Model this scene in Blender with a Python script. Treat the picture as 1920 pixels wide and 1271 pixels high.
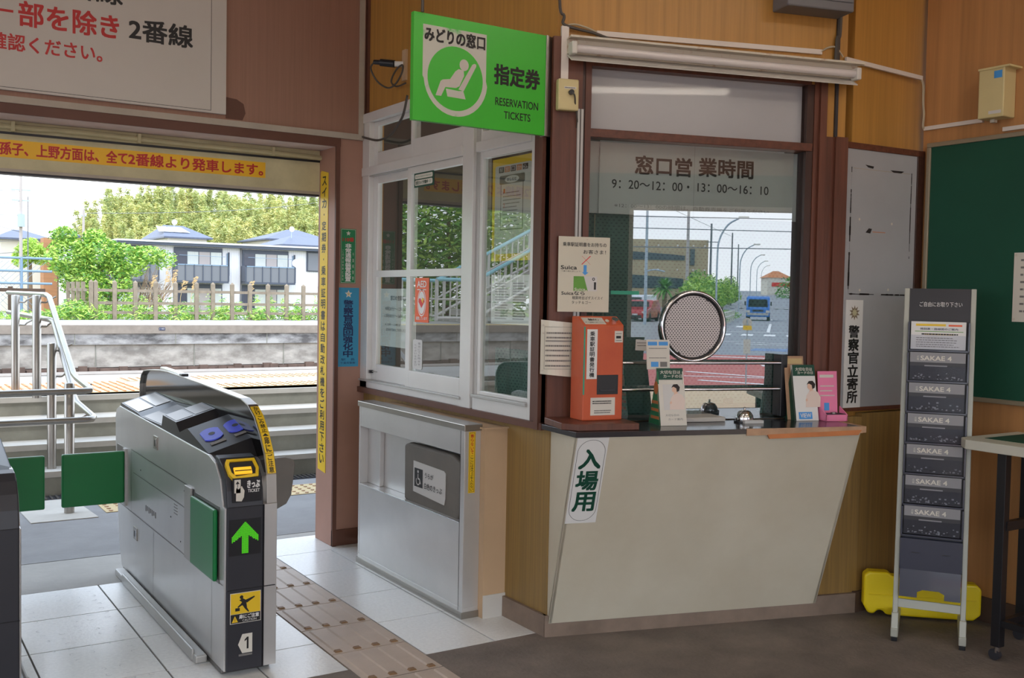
import bpy, math, random
from mathutils import Matrix, Vector, noise

# ------------------------------------------------------------------ scene
for o in list(bpy.data.objects): bpy.data.objects.remove(o)
scene = bpy.context.scene
col = scene.collection

# camera: 1.35 m above the station floor, turned 32.8 deg right of the platform direction
CAM_H = 1.35
yaw, pitch, roll = math.radians(32.8134), math.radians(-2.3905), math.radians(1.0708)
fwd = Vector((math.sin(yaw)*math.cos(pitch), math.cos(yaw)*math.cos(pitch), math.sin(pitch)))
rt = Vector((math.cos(yaw), -math.sin(yaw), 0)); up = rt.cross(fwd)
R_ = rt*math.cos(roll) + up*math.sin(roll); U_ = -rt*math.sin(roll) + up*math.cos(roll)
cam_data = bpy.data.cameras.new('camera'); cam = bpy.data.objects.new('camera', cam_data); col.objects.link(cam)
cam.matrix_world = Matrix(((R_.x, U_.x, -fwd.x, 0), (R_.y, U_.y, -fwd.y, 0), (R_.z, U_.z, -fwd.z, CAM_H), (0, 0, 0, 1)))
cam_data.sensor_width = 36; cam_data.lens = 36*1913.67/1920; cam_data.clip_end = 1500
scene.camera = cam

# world: bright overcast sky, a little bluer overhead
world = bpy.data.worlds.new('sky'); scene.world = world; world.use_nodes = True
nt = world.node_tree; nt.nodes.clear()
wo = nt.nodes.new('ShaderNodeOutputWorld'); bg = nt.nodes.new('ShaderNodeBackground')
tc = nt.nodes.new('ShaderNodeTexCoord'); sp = nt.nodes.new('ShaderNodeSeparateXYZ'); cr = nt.nodes.new('ShaderNodeValToRGB')
ns = nt.nodes.new('ShaderNodeTexNoise'); ns.inputs['Scale'].default_value = 2.2; ns.inputs['Detail'].default_value = 4
mx = nt.nodes.new('ShaderNodeMath'); mx.operation = 'MULTIPLY_ADD'; mx.inputs[1].default_value = 0.25
cr.color_ramp.elements[0].position = 0.0; cr.color_ramp.elements[0].color = (0.93, 0.96, 1.0, 1)
cr.color_ramp.elements[1].position = 0.75; cr.color_ramp.elements[1].color = (0.66, 0.80, 1.0, 1)
nt.links.new(tc.outputs['Generated'], sp.inputs[0]); nt.links.new(tc.outputs['Generated'], ns.inputs['Vector'])
nt.links.new(ns.outputs['Fac'], mx.inputs[0]); nt.links.new(sp.outputs['Z'], mx.inputs[2])
nt.links.new(mx.outputs[0], cr.inputs[0]); nt.links.new(cr.outputs[0], bg.inputs['Color'])
bg.inputs['Strength'].default_value = 2.3
nt.links.new(bg.outputs[0], wo.inputs[0])

# veiled sun, high on the left
sd = bpy.data.lights.new('sun', 'SUN'); sd.energy = 1.3; sd.angle = math.radians(12); sd.color = (1.0, 0.95, 0.86)
so = bpy.data.objects.new('sun', sd); col.objects.link(so)
so.rotation_euler = Vector((0.42, 0.42, -1.0)).to_track_quat('-Z', 'Y').to_euler()

vs = scene.view_settings; vs.view_transform = 'Standard'; vs.look = 'None'; vs.gamma = 1; vs.exposure = 0.6; vs.use_curve_mapping = False

# ------------------------------------------------------------------ materials
def lin(c): return tuple((x/255/12.92 if x/255 <= .04045 else ((x/255+.055)/1.055)**2.4) for x in c)
_m = {}
def mat(name, c=(128,128,128), rough=.5, metal=0., var=0., scale=8., stretch=(1,1,1), bump=0., bscale=None, c2=None, spec=.5, coat=0., thr=None, coord='Object'):
    if name in _m: return _m[name]
    m = bpy.data.materials.new(name); m.use_nodes = True; n = m.node_tree; b = n.nodes['Principled BSDF']
    b.inputs['Roughness'].default_value = rough; b.inputs['Metallic'].default_value = metal
    b.inputs['Specular IOR Level'].default_value = spec; b.inputs['Coat Weight'].default_value = coat
    L = lin(c); b.inputs['Base Color'].default_value = (*L, 1); m.diffuse_color = (*L, 1)
    if var or bump or c2:
        t = n.nodes.new('ShaderNodeTexCoord'); mp = n.nodes.new('ShaderNodeMapping'); mp.inputs['Scale'].default_value = stretch
        nz = n.nodes.new('ShaderNodeTexNoise'); nz.inputs['Scale'].default_value = scale; nz.inputs['Detail'].default_value = 6; nz.inputs['Roughness'].default_value = .62
        n.links.new(t.outputs[coord], mp.inputs[0]); n.links.new(mp.outputs[0], nz.inputs['Vector'])
        r = n.nodes.new('ShaderNodeValToRGB')
        if c2: a, d = L, lin(c2)
        else: a, d = tuple(min(1, x*(1+var)) for x in L), tuple(x*(1-var) for x in L)
        lo, hi = thr if thr else (.3, .7)
        r.color_ramp.elements[0].position = lo; r.color_ramp.elements[0].color = (*a, 1)
        r.color_ramp.elements[1].position = hi; r.color_ramp.elements[1].color = (*d, 1)
        n.links.new(nz.outputs['Fac'], r.inputs[0]); n.links.new(r.outputs[0], b.inputs['Base Color'])
        if bump:
            bp = n.nodes.new('ShaderNodeBump'); bp.inputs['Strength'].default_value = bump; bp.inputs['Distance'].default_value = .01
            if bscale:
                n2 = n.nodes.new('ShaderNodeTexNoise'); n2.inputs['Scale'].default_value = bscale; n2.inputs['Detail'].default_value = 4
                n.links.new(mp.outputs[0], n2.inputs['Vector']); n.links.new(n2.outputs['Fac'], bp.inputs['Height'])
            else: n.links.new(nz.outputs['Fac'], bp.inputs['Height'])
            n.links.new(bp.outputs[0], b.inputs['Normal'])
    _m[name] = m; return m

def glass_mat(name, ior=1.9, tint=(235,240,238), rough=0.0):
    if name in _m: return _m[name]
    m = bpy.data.materials.new(name); m.use_nodes = True; n = m.node_tree; n.nodes.clear()
    o = n.nodes.new('ShaderNodeOutputMaterial'); mi = n.nodes.new('ShaderNodeMixShader'); t = n.nodes.new('ShaderNodeBsdfTransparent'); g = n.nodes.new('ShaderNodeBsdfGlossy')
    f = n.nodes.new('ShaderNodeFresnel'); ge = n.nodes.new('ShaderNodeNewGeometry'); mp = n.nodes.new('ShaderNodeMapRange')
    mp.inputs['To Min'].default_value = ior; mp.inputs['To Max'].default_value = 1.0;  n.links.new(ge.outputs['Backfacing'], mp.inputs['Value']); n.links.new(mp.outputs['Result'], f.inputs['IOR'])
    t.inputs['Color'].default_value = (*lin(tint), 1); g.inputs['Roughness'].default_value = rough
    n.links.new(f.outputs[0], mi.inputs[0]); n.links.new(t.outputs[0], mi.inputs[1]); n.links.new(g.outputs[0], mi.inputs[2]); n.links.new(mi.outputs[0], o.inputs[0])
    _m[name] = m; return m

def emit_mat(name, c, s):
    if name in _m: return _m[name]
    m = mat(name, c, .4); b = m.node_tree.nodes['Principled BSDF']
    b.inputs['Emission Color'].default_value = (*lin(c), 1); b.inputs['Emission Strength'].default_value = s
    return m

def dots_mat(name, base, dot, sx, sy, r, rough=.6, metal=0., spec=.3):
    """regular grid of small squares / dots woven or punched into the sheet (its own pattern)"""
    if name in _m: return _m[name]
    m = mat(name, base, rough, metal, spec=spec); n = m.node_tree; b = n.nodes['Principled BSDF']
    t = n.nodes.new('ShaderNodeTexCoord'); s = n.nodes.new('ShaderNodeSeparateXYZ'); n.links.new(t.outputs['Object'], s.inputs[0])
    def M(op, a, bb=None):
        q = n.nodes.new('ShaderNodeMath'); q.operation = op
        for i, v in enumerate((a, bb)):
            if v is None: continue
            if isinstance(v, (int, float)): q.inputs[i].default_value = v
            else: n.links.new(v, q.inputs[i])
        return q.outputs[0]
    y = M('DIVIDE', s.outputs['Y'], sy); row = M('FLOOR', y)
    x = M('ADD', M('DIVIDE', s.outputs['X'], sx), M('MULTIPLY', row, .5))
    fx = M('ABSOLUTE', M('SUBTRACT', M('FRACT', x), .5)); fy = M('ABSOLUTE', M('SUBTRACT', M('FRACT', y), .5))
    d = M('MAXIMUM', fx, fy); k = M('LESS_THAN', d, r)
    mi = n.nodes.new('ShaderNodeMix'); mi.data_type = 'RGBA'; mi.inputs[6].default_value = (*lin(base), 1); mi.inputs[7].default_value = (*lin(dot), 1)
    n.links.new(k, mi.inputs[0]); n.links.new(mi.outputs[2], b.inputs['Base Color'])
    return m

M = dict(
 pink=mat('pink_panel', (150,112,94), .55, var=.08, scale=3, stretch=(30,30,.6)),
 pink2=mat('pink_paint', (165,125,108), .6, var=.06, scale=4),
 brownp=mat('brown_paint', (96,60,46), .55, var=.08, scale=5),
 creamstrip=mat('cream_strip', (172,162,148), .6, var=.08, scale=9),
 soffit=mat('pale_pink_soffit', (206,188,182), .7, var=.1, scale=6),
 beam=mat('old_cream_paint', (196,188,150), .6, var=.12, scale=7, bump=.2),
 mustard=mat('mustard_wood', (178,130,62), .42, var=.16, scale=2.2, stretch=(22,22,.5)),
 mustard2=mat('mustard_wood_dull', (160,126,70), .45, var=.16, scale=2.5, stretch=(25,25,.5), c2=(130,104,62)),
 ewood=mat('brown_wood_panel', (178,128,80), .42, var=.18, scale=1.6, stretch=(14,14,.35)),
 darkwood=mat('dark_stained_wood', (98,56,40), .4, var=.3, scale=3, stretch=(14,14,.7), bump=.1),
 darkwood2=mat('darker_stained_wood', (62,38,30), .4, var=.25, scale=3, stretch=(12,12,.7)),
 plinth=mat('mortar_plinth', (132,114,100), .85, var=.22, scale=6, bump=.3),
 ewplinth=mat('brown_plinth', (82,62,50), .8, var=.2, scale=5, bump=.2),
 alu=mat('aluminium_sash', (216,214,211), .33, metal=.18, var=.04, scale=4),
 alu2=mat('aluminium_dull', (180,178,174), .42, metal=.4, var=.05, scale=4),
 steel=mat('brushed_steel', (190,188,186), .3, metal=.85, var=.07, scale=2.5, stretch=(1.2,1.2,1.2), bump=.03, bscale=60),
 steelr=mat('brushed_steel_rail', (160,155,148), .3, metal=.9, var=.06, scale=8),
 steeldk=mat('steel_dark', (120,116,112), .38, metal=.8, var=.08, scale=5),
 steelgate=mat('gate_steel', (206,204,202), .34, metal=.62, var=.07, scale=2.2, bump=.03, bscale=50),
 chrome=mat('chrome', (225,225,228), .12, metal=1.),
 black=mat('black_plastic', (26,26,30), .35), blackg=mat('black_gloss', (14,14,17), .08, coat=.5),
 dkgrey=mat('dark_grey_plastic', (46,46,52), .4, var=.06, scale=5), grey=mat('grey_plastic', (110,110,114), .5),
 smoke=mat('smoked_panel', (16,15,16), .08, spec=.35),
 white=mat('white_paper', (226,224,220), .6), offwhite=mat('offwhite_card', (214,208,196), .55),
 paperg=mat('grey_white_paper', (205,202,198), .55, var=.02, scale=3),
 signw=mat('sign_white', (196,190,182), .5, var=.02, scale=4),
 ink=mat('black_ink', (24,22,22), .5), inkg=mat('grey_ink', (120,116,112), .6), red=mat('red_ink', (186,38,36), .5), navy=mat('navy_ink', (18,38,84), .5),
 dgreen=mat('dark_green_ink', (12,70,52), .5), green=mat('green_sign', (60,184,46), .35, var=.03, scale=3), signgrey=mat('worn_sticker', (196,196,186), .5, c2=(90,190,90), scale=9, thr=(.55,.68)),
 greenst=mat('green_sticker', (24,122,72), .4), blue=mat('blue_sticker', (52,140,176), .4), bluel=mat('light_blue', (70,150,220), .4), bluer=mat('reader_blue', (70,86,225), .35),
 yellow=mat('yellow_sticker', (232,192,36), .4), yellow2=mat('banner_yellow', (236,182,28), .45), orange=mat('orange_box_paint', (206,96,54), .42, var=.1, scale=5, c2=(188,78,44)), aedor=mat('aed_orange', (232,92,40), .4), redbr=mat('red_bright', (214,40,40), .4),
 flap=mat('green_vinyl', (10,116,58), .34, var=.05, scale=4), flapg=mat('grey_vinyl', (122,116,110), .5, var=.08, scale=6), padg=mat('padded_grey', (112,106,98), .7, var=.1, scale=6, bump=.2),
 cream=mat('cream_panel', (212,204,184), .42, var=.035, scale=2, c2=(198,188,166)), cream2=mat('cream_plastic', (205,190,140), .45, var=.05, scale=4),
 tan=mat('tan_wall', (196,166,132), .65, var=.05, scale=4), counter=mat('dark_counter', (44,40,44), .22, var=.12, scale=30, coat=.2), wornedge=mat('worn_chipboard', (176,140,110), .7, var=.2, scale=12), wornor=mat('exposed_orange_board', (196,122,72), .6, var=.12, scale=10),
 whitelam=mat('white_painted_metal', (208,204,196), .4, var=.04, scale=5), rust=mat('rusty_white_metal', (206,198,182), .45, scale=14, c2=(150,98,62), thr=(.58,.75)),
 tube=mat('lamp_tube_glass', (214,208,206), .12, coat=.4), duct=mat('white_duct', (216,208,200), .5), cable=mat('grey_cable', (74,68,62), .5), cablew=mat('pale_cable', (178,166,140), .5), conduit=mat('painted_conduit', (186,178,140), .55, var=.1, scale=10),
 frost=mat('frosted_glass', (176,176,178), .22, var=.03, scale=2, coat=.3), board=mat('green_baize_board', (9,72,52), .75, var=.1, scale=2.5), boardfr=mat('board_frame', (150,138,116), .45, metal=.3),
 panelg=mat('grey_panel_board', (168,168,170), .45, var=.08, scale=1.6), chip=mat('chipped_paint', (34,26,24), .7), asphalt=mat('worn_asphalt', (116,106,98), .85, var=.30, scale=3.5, bump=.35, bscale=60), asphalt2=mat('grey_asphalt', (136,134,133), .85, var=.12, scale=4, bump=.25, bscale=60),
 tile=mat('white_floor_tile', (228,229,228), .26, var=.07, scale=70, bump=.06, bscale=90), tilewear=mat('tile_wear', (168,170,174), .5), grout=mat('grout', (108,104,98), .8), tactile=mat('tactile_tile', (190,172,156), .5, var=.07, scale=8, bump=.1, bscale=70), tactedge=mat('tactile_wear', (132,100,66), .6), tacty=mat('yellow_tactile', (196,172,124), .6, var=.1, scale=8),
 concrete=mat('platform_concrete', (168,164,158), .85, var=.12, scale=3, bump=.2, bscale=40), stepc=mat('step_concrete', (142,140,128), .85, var=.2, scale=4, bump=.25), stept=mat('step_tread', (184,178,168), .8, var=.08, scale=6),
 oldwall=mat('old_platform_wall', (190,181,170), .9, scale=3.4, stretch=(.8,1,1.6), c2=(138,130,121), thr=(.40,.64), bump=.6), oldwall2=mat('old_platform_lip', (182,178,174), .9, scale=3.6, stretch=(.7,1,1.8), c2=(96,92,90), thr=(.42,.66), bump=.3), lip=mat('platform_edge_stone', (146,134,122), .9, var=.14, scale=9, bump=.3), rubble=mat('rubble_base', (104,84,74), .9, var=.35, scale=4, bump=.8),
 fence=mat('old_concrete_fence', (138,124,106), .9, var=.2, scale=9, bump=.3), gravel=mat('ballast', (140,130,120), .95, var=.35, scale=25, bump=.8), soil=mat('weedy_soil', (120,118,80), .95, var=.3, scale=3),
 leaf=mat('fresh_leaf', (176,208,92), .55, var=.35, scale=1.6), leafd=mat('mid_leaf', (96,150,58), .55, var=.35, scale=2), leafb=mat('bamboo_leaf', (230,218,140), .6, scale=.35, c2=(170,180,108), thr=(.38,.64), coord='Object'), leafb2=mat('bamboo_leaf_green', (204,208,132), .6, scale=.4, c2=(136,156,96), thr=(.35,.62)), straw=mat('dry_grass', (214,180,130), .7), twig=mat('dry_twig', (150,126,104), .8), bark=mat('bark', (120,98,76), .85, var=.2, scale=10), hill=mat('wooded_hill_ground', (84,92,46), .95, var=.3, scale=.5),
 aptw=mat('white_wall_tile', (232,230,236), .6, var=.02, scale=3), aptd=mat('charcoal_frame', (72,78,92), .45), aptp=mat('smoked_balcony_panel', (112,114,120), .3), curtain=mat('pale_curtain', (200,202,196), .6, var=.1, scale=12, stretch=(3,3,.1)), roof=mat('grey_roof_tile', (84,90,108), .5, var=.15, scale=6), roofp=mat('pale_roof', (214,220,232), .35), hwall=mat('house_wall_cream', (222,214,198), .7), hbrown=mat('brown_siding', (172,122,84), .7, var=.15, scale=3, stretch=(.3,.3,4)), polec=mat('utility_pole_concrete', (178,168,164), .8), wire=mat('overhead_wire', (110,112,120), .6), meshm=mat('galvanised_rail', (128,150,170), .5, metal=.3),
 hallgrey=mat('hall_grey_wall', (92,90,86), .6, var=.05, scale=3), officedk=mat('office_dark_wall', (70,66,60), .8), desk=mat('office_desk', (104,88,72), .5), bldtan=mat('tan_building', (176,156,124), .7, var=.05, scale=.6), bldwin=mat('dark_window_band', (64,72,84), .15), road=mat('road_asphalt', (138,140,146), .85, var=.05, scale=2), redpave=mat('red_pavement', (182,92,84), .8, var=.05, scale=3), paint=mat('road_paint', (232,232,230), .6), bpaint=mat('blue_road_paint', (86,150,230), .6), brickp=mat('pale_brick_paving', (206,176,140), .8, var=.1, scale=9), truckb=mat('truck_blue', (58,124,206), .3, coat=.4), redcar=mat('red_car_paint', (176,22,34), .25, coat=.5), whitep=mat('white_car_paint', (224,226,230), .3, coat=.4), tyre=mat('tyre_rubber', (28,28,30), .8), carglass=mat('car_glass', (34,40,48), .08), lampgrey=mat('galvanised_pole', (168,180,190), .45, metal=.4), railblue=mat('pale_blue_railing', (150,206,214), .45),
 yplastic=mat('yellow_plastic_case', (242,214,20), .38, var=.03, scale=4), rackgr=mat('rack_grey', (172,172,160), .4, metal=.2), pocket=mat('smoky_pocket', (58,60,74), .25, coat=.2), magdk=mat('magazine_dark', (44,42,46), .35), magsil=mat('magazine_silver', (138,136,138), .35), tabletop=mat('pale_table_top', (196,194,180), .5), pink3=mat('pink_card', (236,130,168), .45), skin=mat('printed_skin', (226,188,164), .6), hairp=mat('printed_hair', (40,30,28), .6), blouse=mat('printed_blouse', (226,206,194), .6), bag=mat('clear_film_paper', (214,208,190), .12, var=.03, scale=5, coat=.4), khaki=mat('khaki_metal', (128,112,92), .5), teal=mat('teal_tape', (46,156,124), .4),
)
M['dots'] = dots_mat('teal_dotted_curtain', (92,124,116), (56,86,85), .021, .0125, .2)
M['mesh'] = dots_mat('perforated_disc', (186,178,174), (62,58,60), .0135, .0078, .24, rough=.32, metal=.55)
M['glass'] = glass_mat('window_glass', 2.5, (246,250,248))
M['glassc'] = glass_mat('counter_glass', 3.5, (244,250,250))
M['clear'] = glass_mat('clear_acrylic', 1.15, (246,247,250), .05)
M['led'] = emit_mat('green_led', (72,190,14), .38); M['fill_on'] = emit_mat('fill_tube', (255,244,230), 13.0)  # the glowing tube serves only the added hall fill lamps
M['amber'] = emit_mat('amber_slot', (236,180,40), .5)

# ------------------------------------------------------------------ mesh builder
_tx = {}
def text_mesh(s, bold):
    k = (s, bold)
    if k not in _tx:
        c = bpy.data.curves.new('t', 'FONT'); c.body = s; c.resolution_u = 3; c.offset = bold
        o = bpy.data.objects.new('t', c); m = o.to_mesh()
        v = [(p.co.x, p.co.y) for p in m.vertices]; f = [tuple(p.vertices) for p in m.polygons]
        o.to_mesh_clear(); bpy.data.objects.remove(o); bpy.data.curves.remove(c)
        if v:
            x0 = min(p[0] for p in v); x1 = max(p[0] for p in v); y0 = min(p[1] for p in v); y1 = max(p[1] for p in v)
        else: x0 = y0 = 0; x1 = y1 = 1
        _tx[k] = ([((a-x0)/max(1e-6, x1-x0), (b-y0)/max(1e-6, y1-y0)) for a, b in v], f, (x1-x0)/max(1e-6, y1-y0))
    return _tx[k]

class MB:
    def __init__(s, T=None): s.v = []; s.f = []; s.mi = []; s.mats = []; s.T = T or Matrix.Identity(4)
    def _m(s, m):
        if isinstance(m, str): m = M[m]
        if m not in s.mats: s.mats.append(m)
        return s.mats.index(m)
    def add(s, vs, fs, m):
        b = len(s.v); s.v += [s.T @ Vector(p) for p in vs]; i = s._m(m)
        for f in fs: s.f.append(tuple(b+k for k in f)); s.mi.append(i)
        return s
    def box(s, x0, x1, y0, y1, z0, z1, m):
        x0, x1 = sorted((x0, x1)); y0, y1 = sorted((y0, y1)); z0, z1 = sorted((z0, z1))
        return s.add([(x0,y0,z0),(x1,y0,z0),(x1,y1,z0),(x0,y1,z0),(x0,y0,z1),(x1,y0,z1),(x1,y1,z1),(x0,y1,z1)],
                     [(0,3,2,1),(4,5,6,7),(0,1,5,4),(1,2,6,5),(2,3,7,6),(3,0,4,7)], m)
    def poly(s, pts, m): return s.add(pts, [tuple(range(len(pts)))], m)
    def prism(s, pts, a0, a1, m, ax='z'):
        """2-D outline extruded along an axis: ax x -> (a, p, q); y -> (p, a, q); z -> (p, q, a)"""
        k = {'x': lambda p, a: (a, p[0], p[1]), 'y': lambda p, a: (p[0], a, p[1]), 'z': lambda p, a: (p[0], p[1], a)}[ax]
        n = len(pts); ar = sum(pts[i][0]*pts[(i+1) % n][1]-pts[(i+1) % n][0]*pts[i][1] for i in range(n))
        if (ar < 0) != (ax == 'y'): pts = pts[::-1]
        if a0 > a1: a0, a1 = a1, a0
        vs = [k(p, a0) for p in pts]+[k(p, a1) for p in pts]
        fs = [tuple(range(n))[::-1], tuple(range(n, 2*n))]+[(i, (i+1) % n, n+(i+1) % n, n+i) for i in range(n)]
        return s.add(vs, fs, m)
    def tube(s, path, r, m, n=10, closed=False, caps=True):
        P = [Vector(p) for p in path]; N = len(P); rs = r if isinstance(r, (list, tuple)) else [r]*N
        ref = None; rings = []
        for i in range(N):
            if closed: d = (P[(i+1) % N]-P[i-1])
            else: d = (P[min(i+1, N-1)]-P[max(i-1, 0)])
            if d.length < 1e-9: d = Vector((0, 0, 1))
            d.normalize()
            if ref is None: ref = Vector((0, 0, 1)) if abs(d.z) < .9 else Vector((1, 0, 0))
            a = d.cross(ref); a.normalize(); b = d.cross(a); ref = -b if ref.dot(-b) > 0 else b
            q = 1.
            if 0 < i < N-1 or closed:
                d0 = (P[i]-P[i-1]).normalized(); q = 1/max(.5, math.sqrt(max(.25, (1+d0.dot((P[(i+1) % N]-P[i]).normalized()))/2)))
            rings.append([P[i]+(a*math.cos(2*math.pi*j/n)+b*math.sin(2*math.pi*j/n))*rs[i] for j in range(n)])
        vs = [p for rg in rings for p in rg]; fs = []
        for i in range(N if closed else N-1):
            i2 = (i+1) % N
            for j in range(n): fs.append((i*n+j, i*n+(j+1) % n, i2*n+(j+1) % n, i2*n+j))
        if caps and not closed: fs += [tuple(range(n))[::-1], tuple(range((N-1)*n, N*n))]
        return s.add(vs, [f[::-1] for f in fs], m)
    def cyl(s, p0, p1, r, m, n=16, r1=None): return s.tube([p0, p1], [r, r if r1 is None else r1], m, n)
    def lathe(s, prof, m, c=(0,0,0), n=24, ax='z'):
        vs = []; fs = []
        for r, h in prof:
            for j in range(n):
                a = 2*math.pi*j/n; x, y = r*math.cos(a), r*math.sin(a)
                vs.append({'z': (c[0]+x, c[1]+y, c[2]+h), 'x': (c[0]+h, c[1]+x, c[2]+y), 'y': (c[0]+y, c[1]+h, c[2]+x)}[ax])
        for i in range(len(prof)-1):
            for j in range(n): fs.append((i*n+j, i*n+(j+1) % n, (i+1)*n+(j+1) % n, (i+1)*n+j))
        fs.append(tuple(range(n))[::-1]); fs.append(tuple(range((len(prof)-1)*n, len(prof)*n)))
        return s.add(vs, fs, m)
    def disc(s, cx, cy, z, r, m, n=32, ry=None, th=0):
        ry = ry or r; pts = [(cx+r*math.cos(2*math.pi*i/n), cy+ry*math.sin(2*math.pi*i/n)) for i in range(n)]
        if th: return s.prism(pts, z, z+th, m)
        return s.poly([(a, b, z) for a, b in pts], m)
    def ring(s, cx, cy, z, r0, r1, m, n=36, a0=0, a1=360):
        vs = []; fs = []; k = n if a1-a0 < 360 else n
        for i in range(k+1):
            a = math.radians(a0+(a1-a0)*i/k); vs += [(cx+r0*math.cos(a), cy+r0*math.sin(a), z), (cx+r1*math.cos(a), cy+r1*math.sin(a), z)]
        for i in range(k): fs.append((2*i, 2*i+1, 2*i+3, 2*i+2))
        return s.add(vs, fs, m)
    def frame(s, x0, x1, y0, y1, z, w, m):
        for a, b, c_, d in ((x0, x1, y0, y0+w), (x0, x1, y1-w, y1), (x0, x0+w, y0+w, y1-w), (x1-w, x1, y0+w, y1-w)):
            s.poly([(a, c_, z), (b, c_, z), (b, d, z), (a, d, z)], m)
        return s
    def text(s, t, x0, y0, x1, y1, z, m, bold=.0, keep=False):
        vs, fs, asp = text_mesh(t, 0.)
        w, h = x1-x0, y1-y0
        if keep:
            if w/h > asp: nw = h*asp; x0 += (w-nw)/2; w = nw
            else: nh = w/asp; y0 += (h-nh)/2; h = nh
        k = bold*.95*(h if asp > 1.2 else max(w, h)); n = 1.0
        for dx, dy in (((0, 0),) if bold < .008 else ((-k, -k), (k, k), (-k, k), (k, -k))): s.add([(x0+dx+a*w, y0+dy+b*h, z+n*6e-5) for a, b in vs], fs, m); n += 1
        return s
    def vtext(s, t, x0, x1, y_top, y_bot, z, m, bold=.0, fill=.86):
        p = (y_top-y_bot)/len(t)
        for i, ch in enumerate(t):
            yb = y_top-(i+1)*p; g = p*(1-fill)/2
            if ch in ' ': continue
            if ch in '・．': s.text('■', (x0+x1)/2-p*.08, yb+p*.42, (x0+x1)/2+p*.08, yb+p*.58, z, m); continue
            if ch in '一ー': s.poly([((x0+x1)/2-.12*(x1-x0), yb+g, z), ((x0+x1)/2+.1*(x1-x0), yb+g, z), ((x0+x1)/2+.1*(x1-x0), yb+p-g, z), ((x0+x1)/2-.12*(x1-x0), yb+p-g, z)], m); continue
            s.text(ch, x0, yb+g, x1, yb+p-g, z, m, bold)
        return s
    def lines(s, x0, x1, ys, h, z, m, seed=1, short=.25):
        rnd = random.Random(seed)
        for y in ys:
            e = x1-(x1-x0)*rnd.random()*short; x = x0
            while x < e:
                w = (x1-x0)*(.03+.05*rnd.random()); s.poly([(x, y, z), (min(x+w, e), y, z), (min(x+w, e), y+h, z), (x, y+h, z)], m); x += w+(x1-x0)*.012
        return s
    def build(s, name, parent=None, mw=None, label=None, cat=None, group=None, kind=None, bevel=0, smooth=False, seg=2, slabel=None):
        me = bpy.data.meshes.new(name); me.from_pydata([tuple(p) for p in s.v], [], s.f); me.validate()
        for m in s.mats: me.materials.append(m)
        if len(me.polygons) == len(s.mi): me.polygons.foreach_set('material_index', s.mi)
        if smooth: me.polygons.foreach_set('use_smooth', [True]*len(me.polygons))
        me.update()
        if smooth:
            try: me.set_sharp_from_angle(angle=math.radians(40))
            except Exception: pass
        o = bpy.data.objects.new(name, me); col.objects.link(o)
        if parent: o.parent = parent
        if mw is not None: o.matrix_world = mw if not parent else o.matrix_world; 
        if mw is not None and parent: o.matrix_local = mw
        if bevel:
            b = o.modifiers.new('bevel', 'BEVEL'); b.width = bevel; b.segments = seg; b.limit_method = 'ANGLE'; b.angle_limit = math.radians(40)
        tag(o, label, cat, group, kind); 
        if slabel: o['label'] = slabel
        return o

def tag(o, label=None, cat=None, group=None, kind=None):
    if label: o['label'] = label
    if cat: o['category'] = cat
    if group: o['group'] = group
    if kind: o['kind'] = kind
def thing(name, mw, label, cat, group=None, kind=None):
    o = bpy.data.objects.new(name, None); col.objects.link(o); o.empty_display_size = .05; o.matrix_world = mw
    tag(o, label, cat, group, kind); return o
def copy_tree(o, parent=None):
    c = o.copy(); col.objects.link(c)
    if parent: c.parent = parent
    for ch in [x for x in bpy.data.objects if x.parent == o]:
        copy_tree(ch, c)
    return c
def fr(O, U, N):
    """wall frame: local x runs right along the wall, y up, z out of the wall"""
    O, U, N = Vector(O), Vector(U).normalized(), Vector(N).normalized(); V = N.cross(U)
    return Matrix(((U.x, V.x, N.x, O.x), (U.y, V.y, N.y, O.y), (U.z, V.z, N.z, O.z), (0, 0, 0, 1)))
def at(F, u, v, n=0): return F @ Matrix.Translation((u, v, n))
def place(x, y, z=0, rz=0): return Matrix.Translation((x, y, z)) @ Matrix.Rotation(math.radians(rz), 4, 'Z')
def arc(cx, cy, r, a0, a1, n=6): return [(cx+r*math.cos(math.radians(a0+(a1-a0)*i/n)), cy+r*math.sin(math.radians(a0+(a1-a0)*i/n))) for i in range(n+1)]
def rrect(x0, x1, y0, y1, r, n=5): return arc(x1-r, y1-r, r, 0, 90, n)+arc(x0+r, y1-r, r, 90, 180, n)+arc(x0+r, y0+r, r, 180, 270, n)+arc(x1-r, y0+r, r, 270, 360, n)
def spline(pts, k=6):
    P = [Vector(p) for p in pts]; out = []
    for i in range(len(P)-1):
        p0, p1, p2, p3 = P[max(i-1, 0)], P[i], P[i+1], P[min(i+2, len(P)-1)]
        for j in range(k):
            t = j/k; out.append(.5*((2*p1)+(p2-p0)*t+(2*p0-5*p1+4*p2-p3)*t*t+(3*p1-p0-3*p2+p3)*t**3))
    return out+[P[-1]]

# wall frames
aC = math.radians(-16.36); DC = Vector((math.cos(aC), math.sin(aC), 0)); NC = Vector((math.sin(aC), -math.cos(aC), 0))
K = Vector((2.309, 3.293, 0))
FA = fr((0, 5.05, 0), (1, 0, 0), (0, -1, 0))          # doorway wall
FB = fr((2.309, 5.18, 0), (0, -1, 0), (-1, 0, 0))     # office window wall
FC = fr(K, DC, NC)                                     # counter wall (splayed)
FD = fr((3.56, 2.925, 0), (1, -.05, 0), (-.05, -1, 0)) # grey notice panel wall
FE = fr((4.056, 2.9, 0), (0, -1, 0), (-1, 0, 0))      # green board wall
FJ = fr((2.13, 5.27, 0), (0, -1, 0), (-1, 0, 0))      # doorway reveal
FS = fr((0, 3.30, 0), (1, 0, 0), (0, -1, 0))          # hanging green sign

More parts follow.
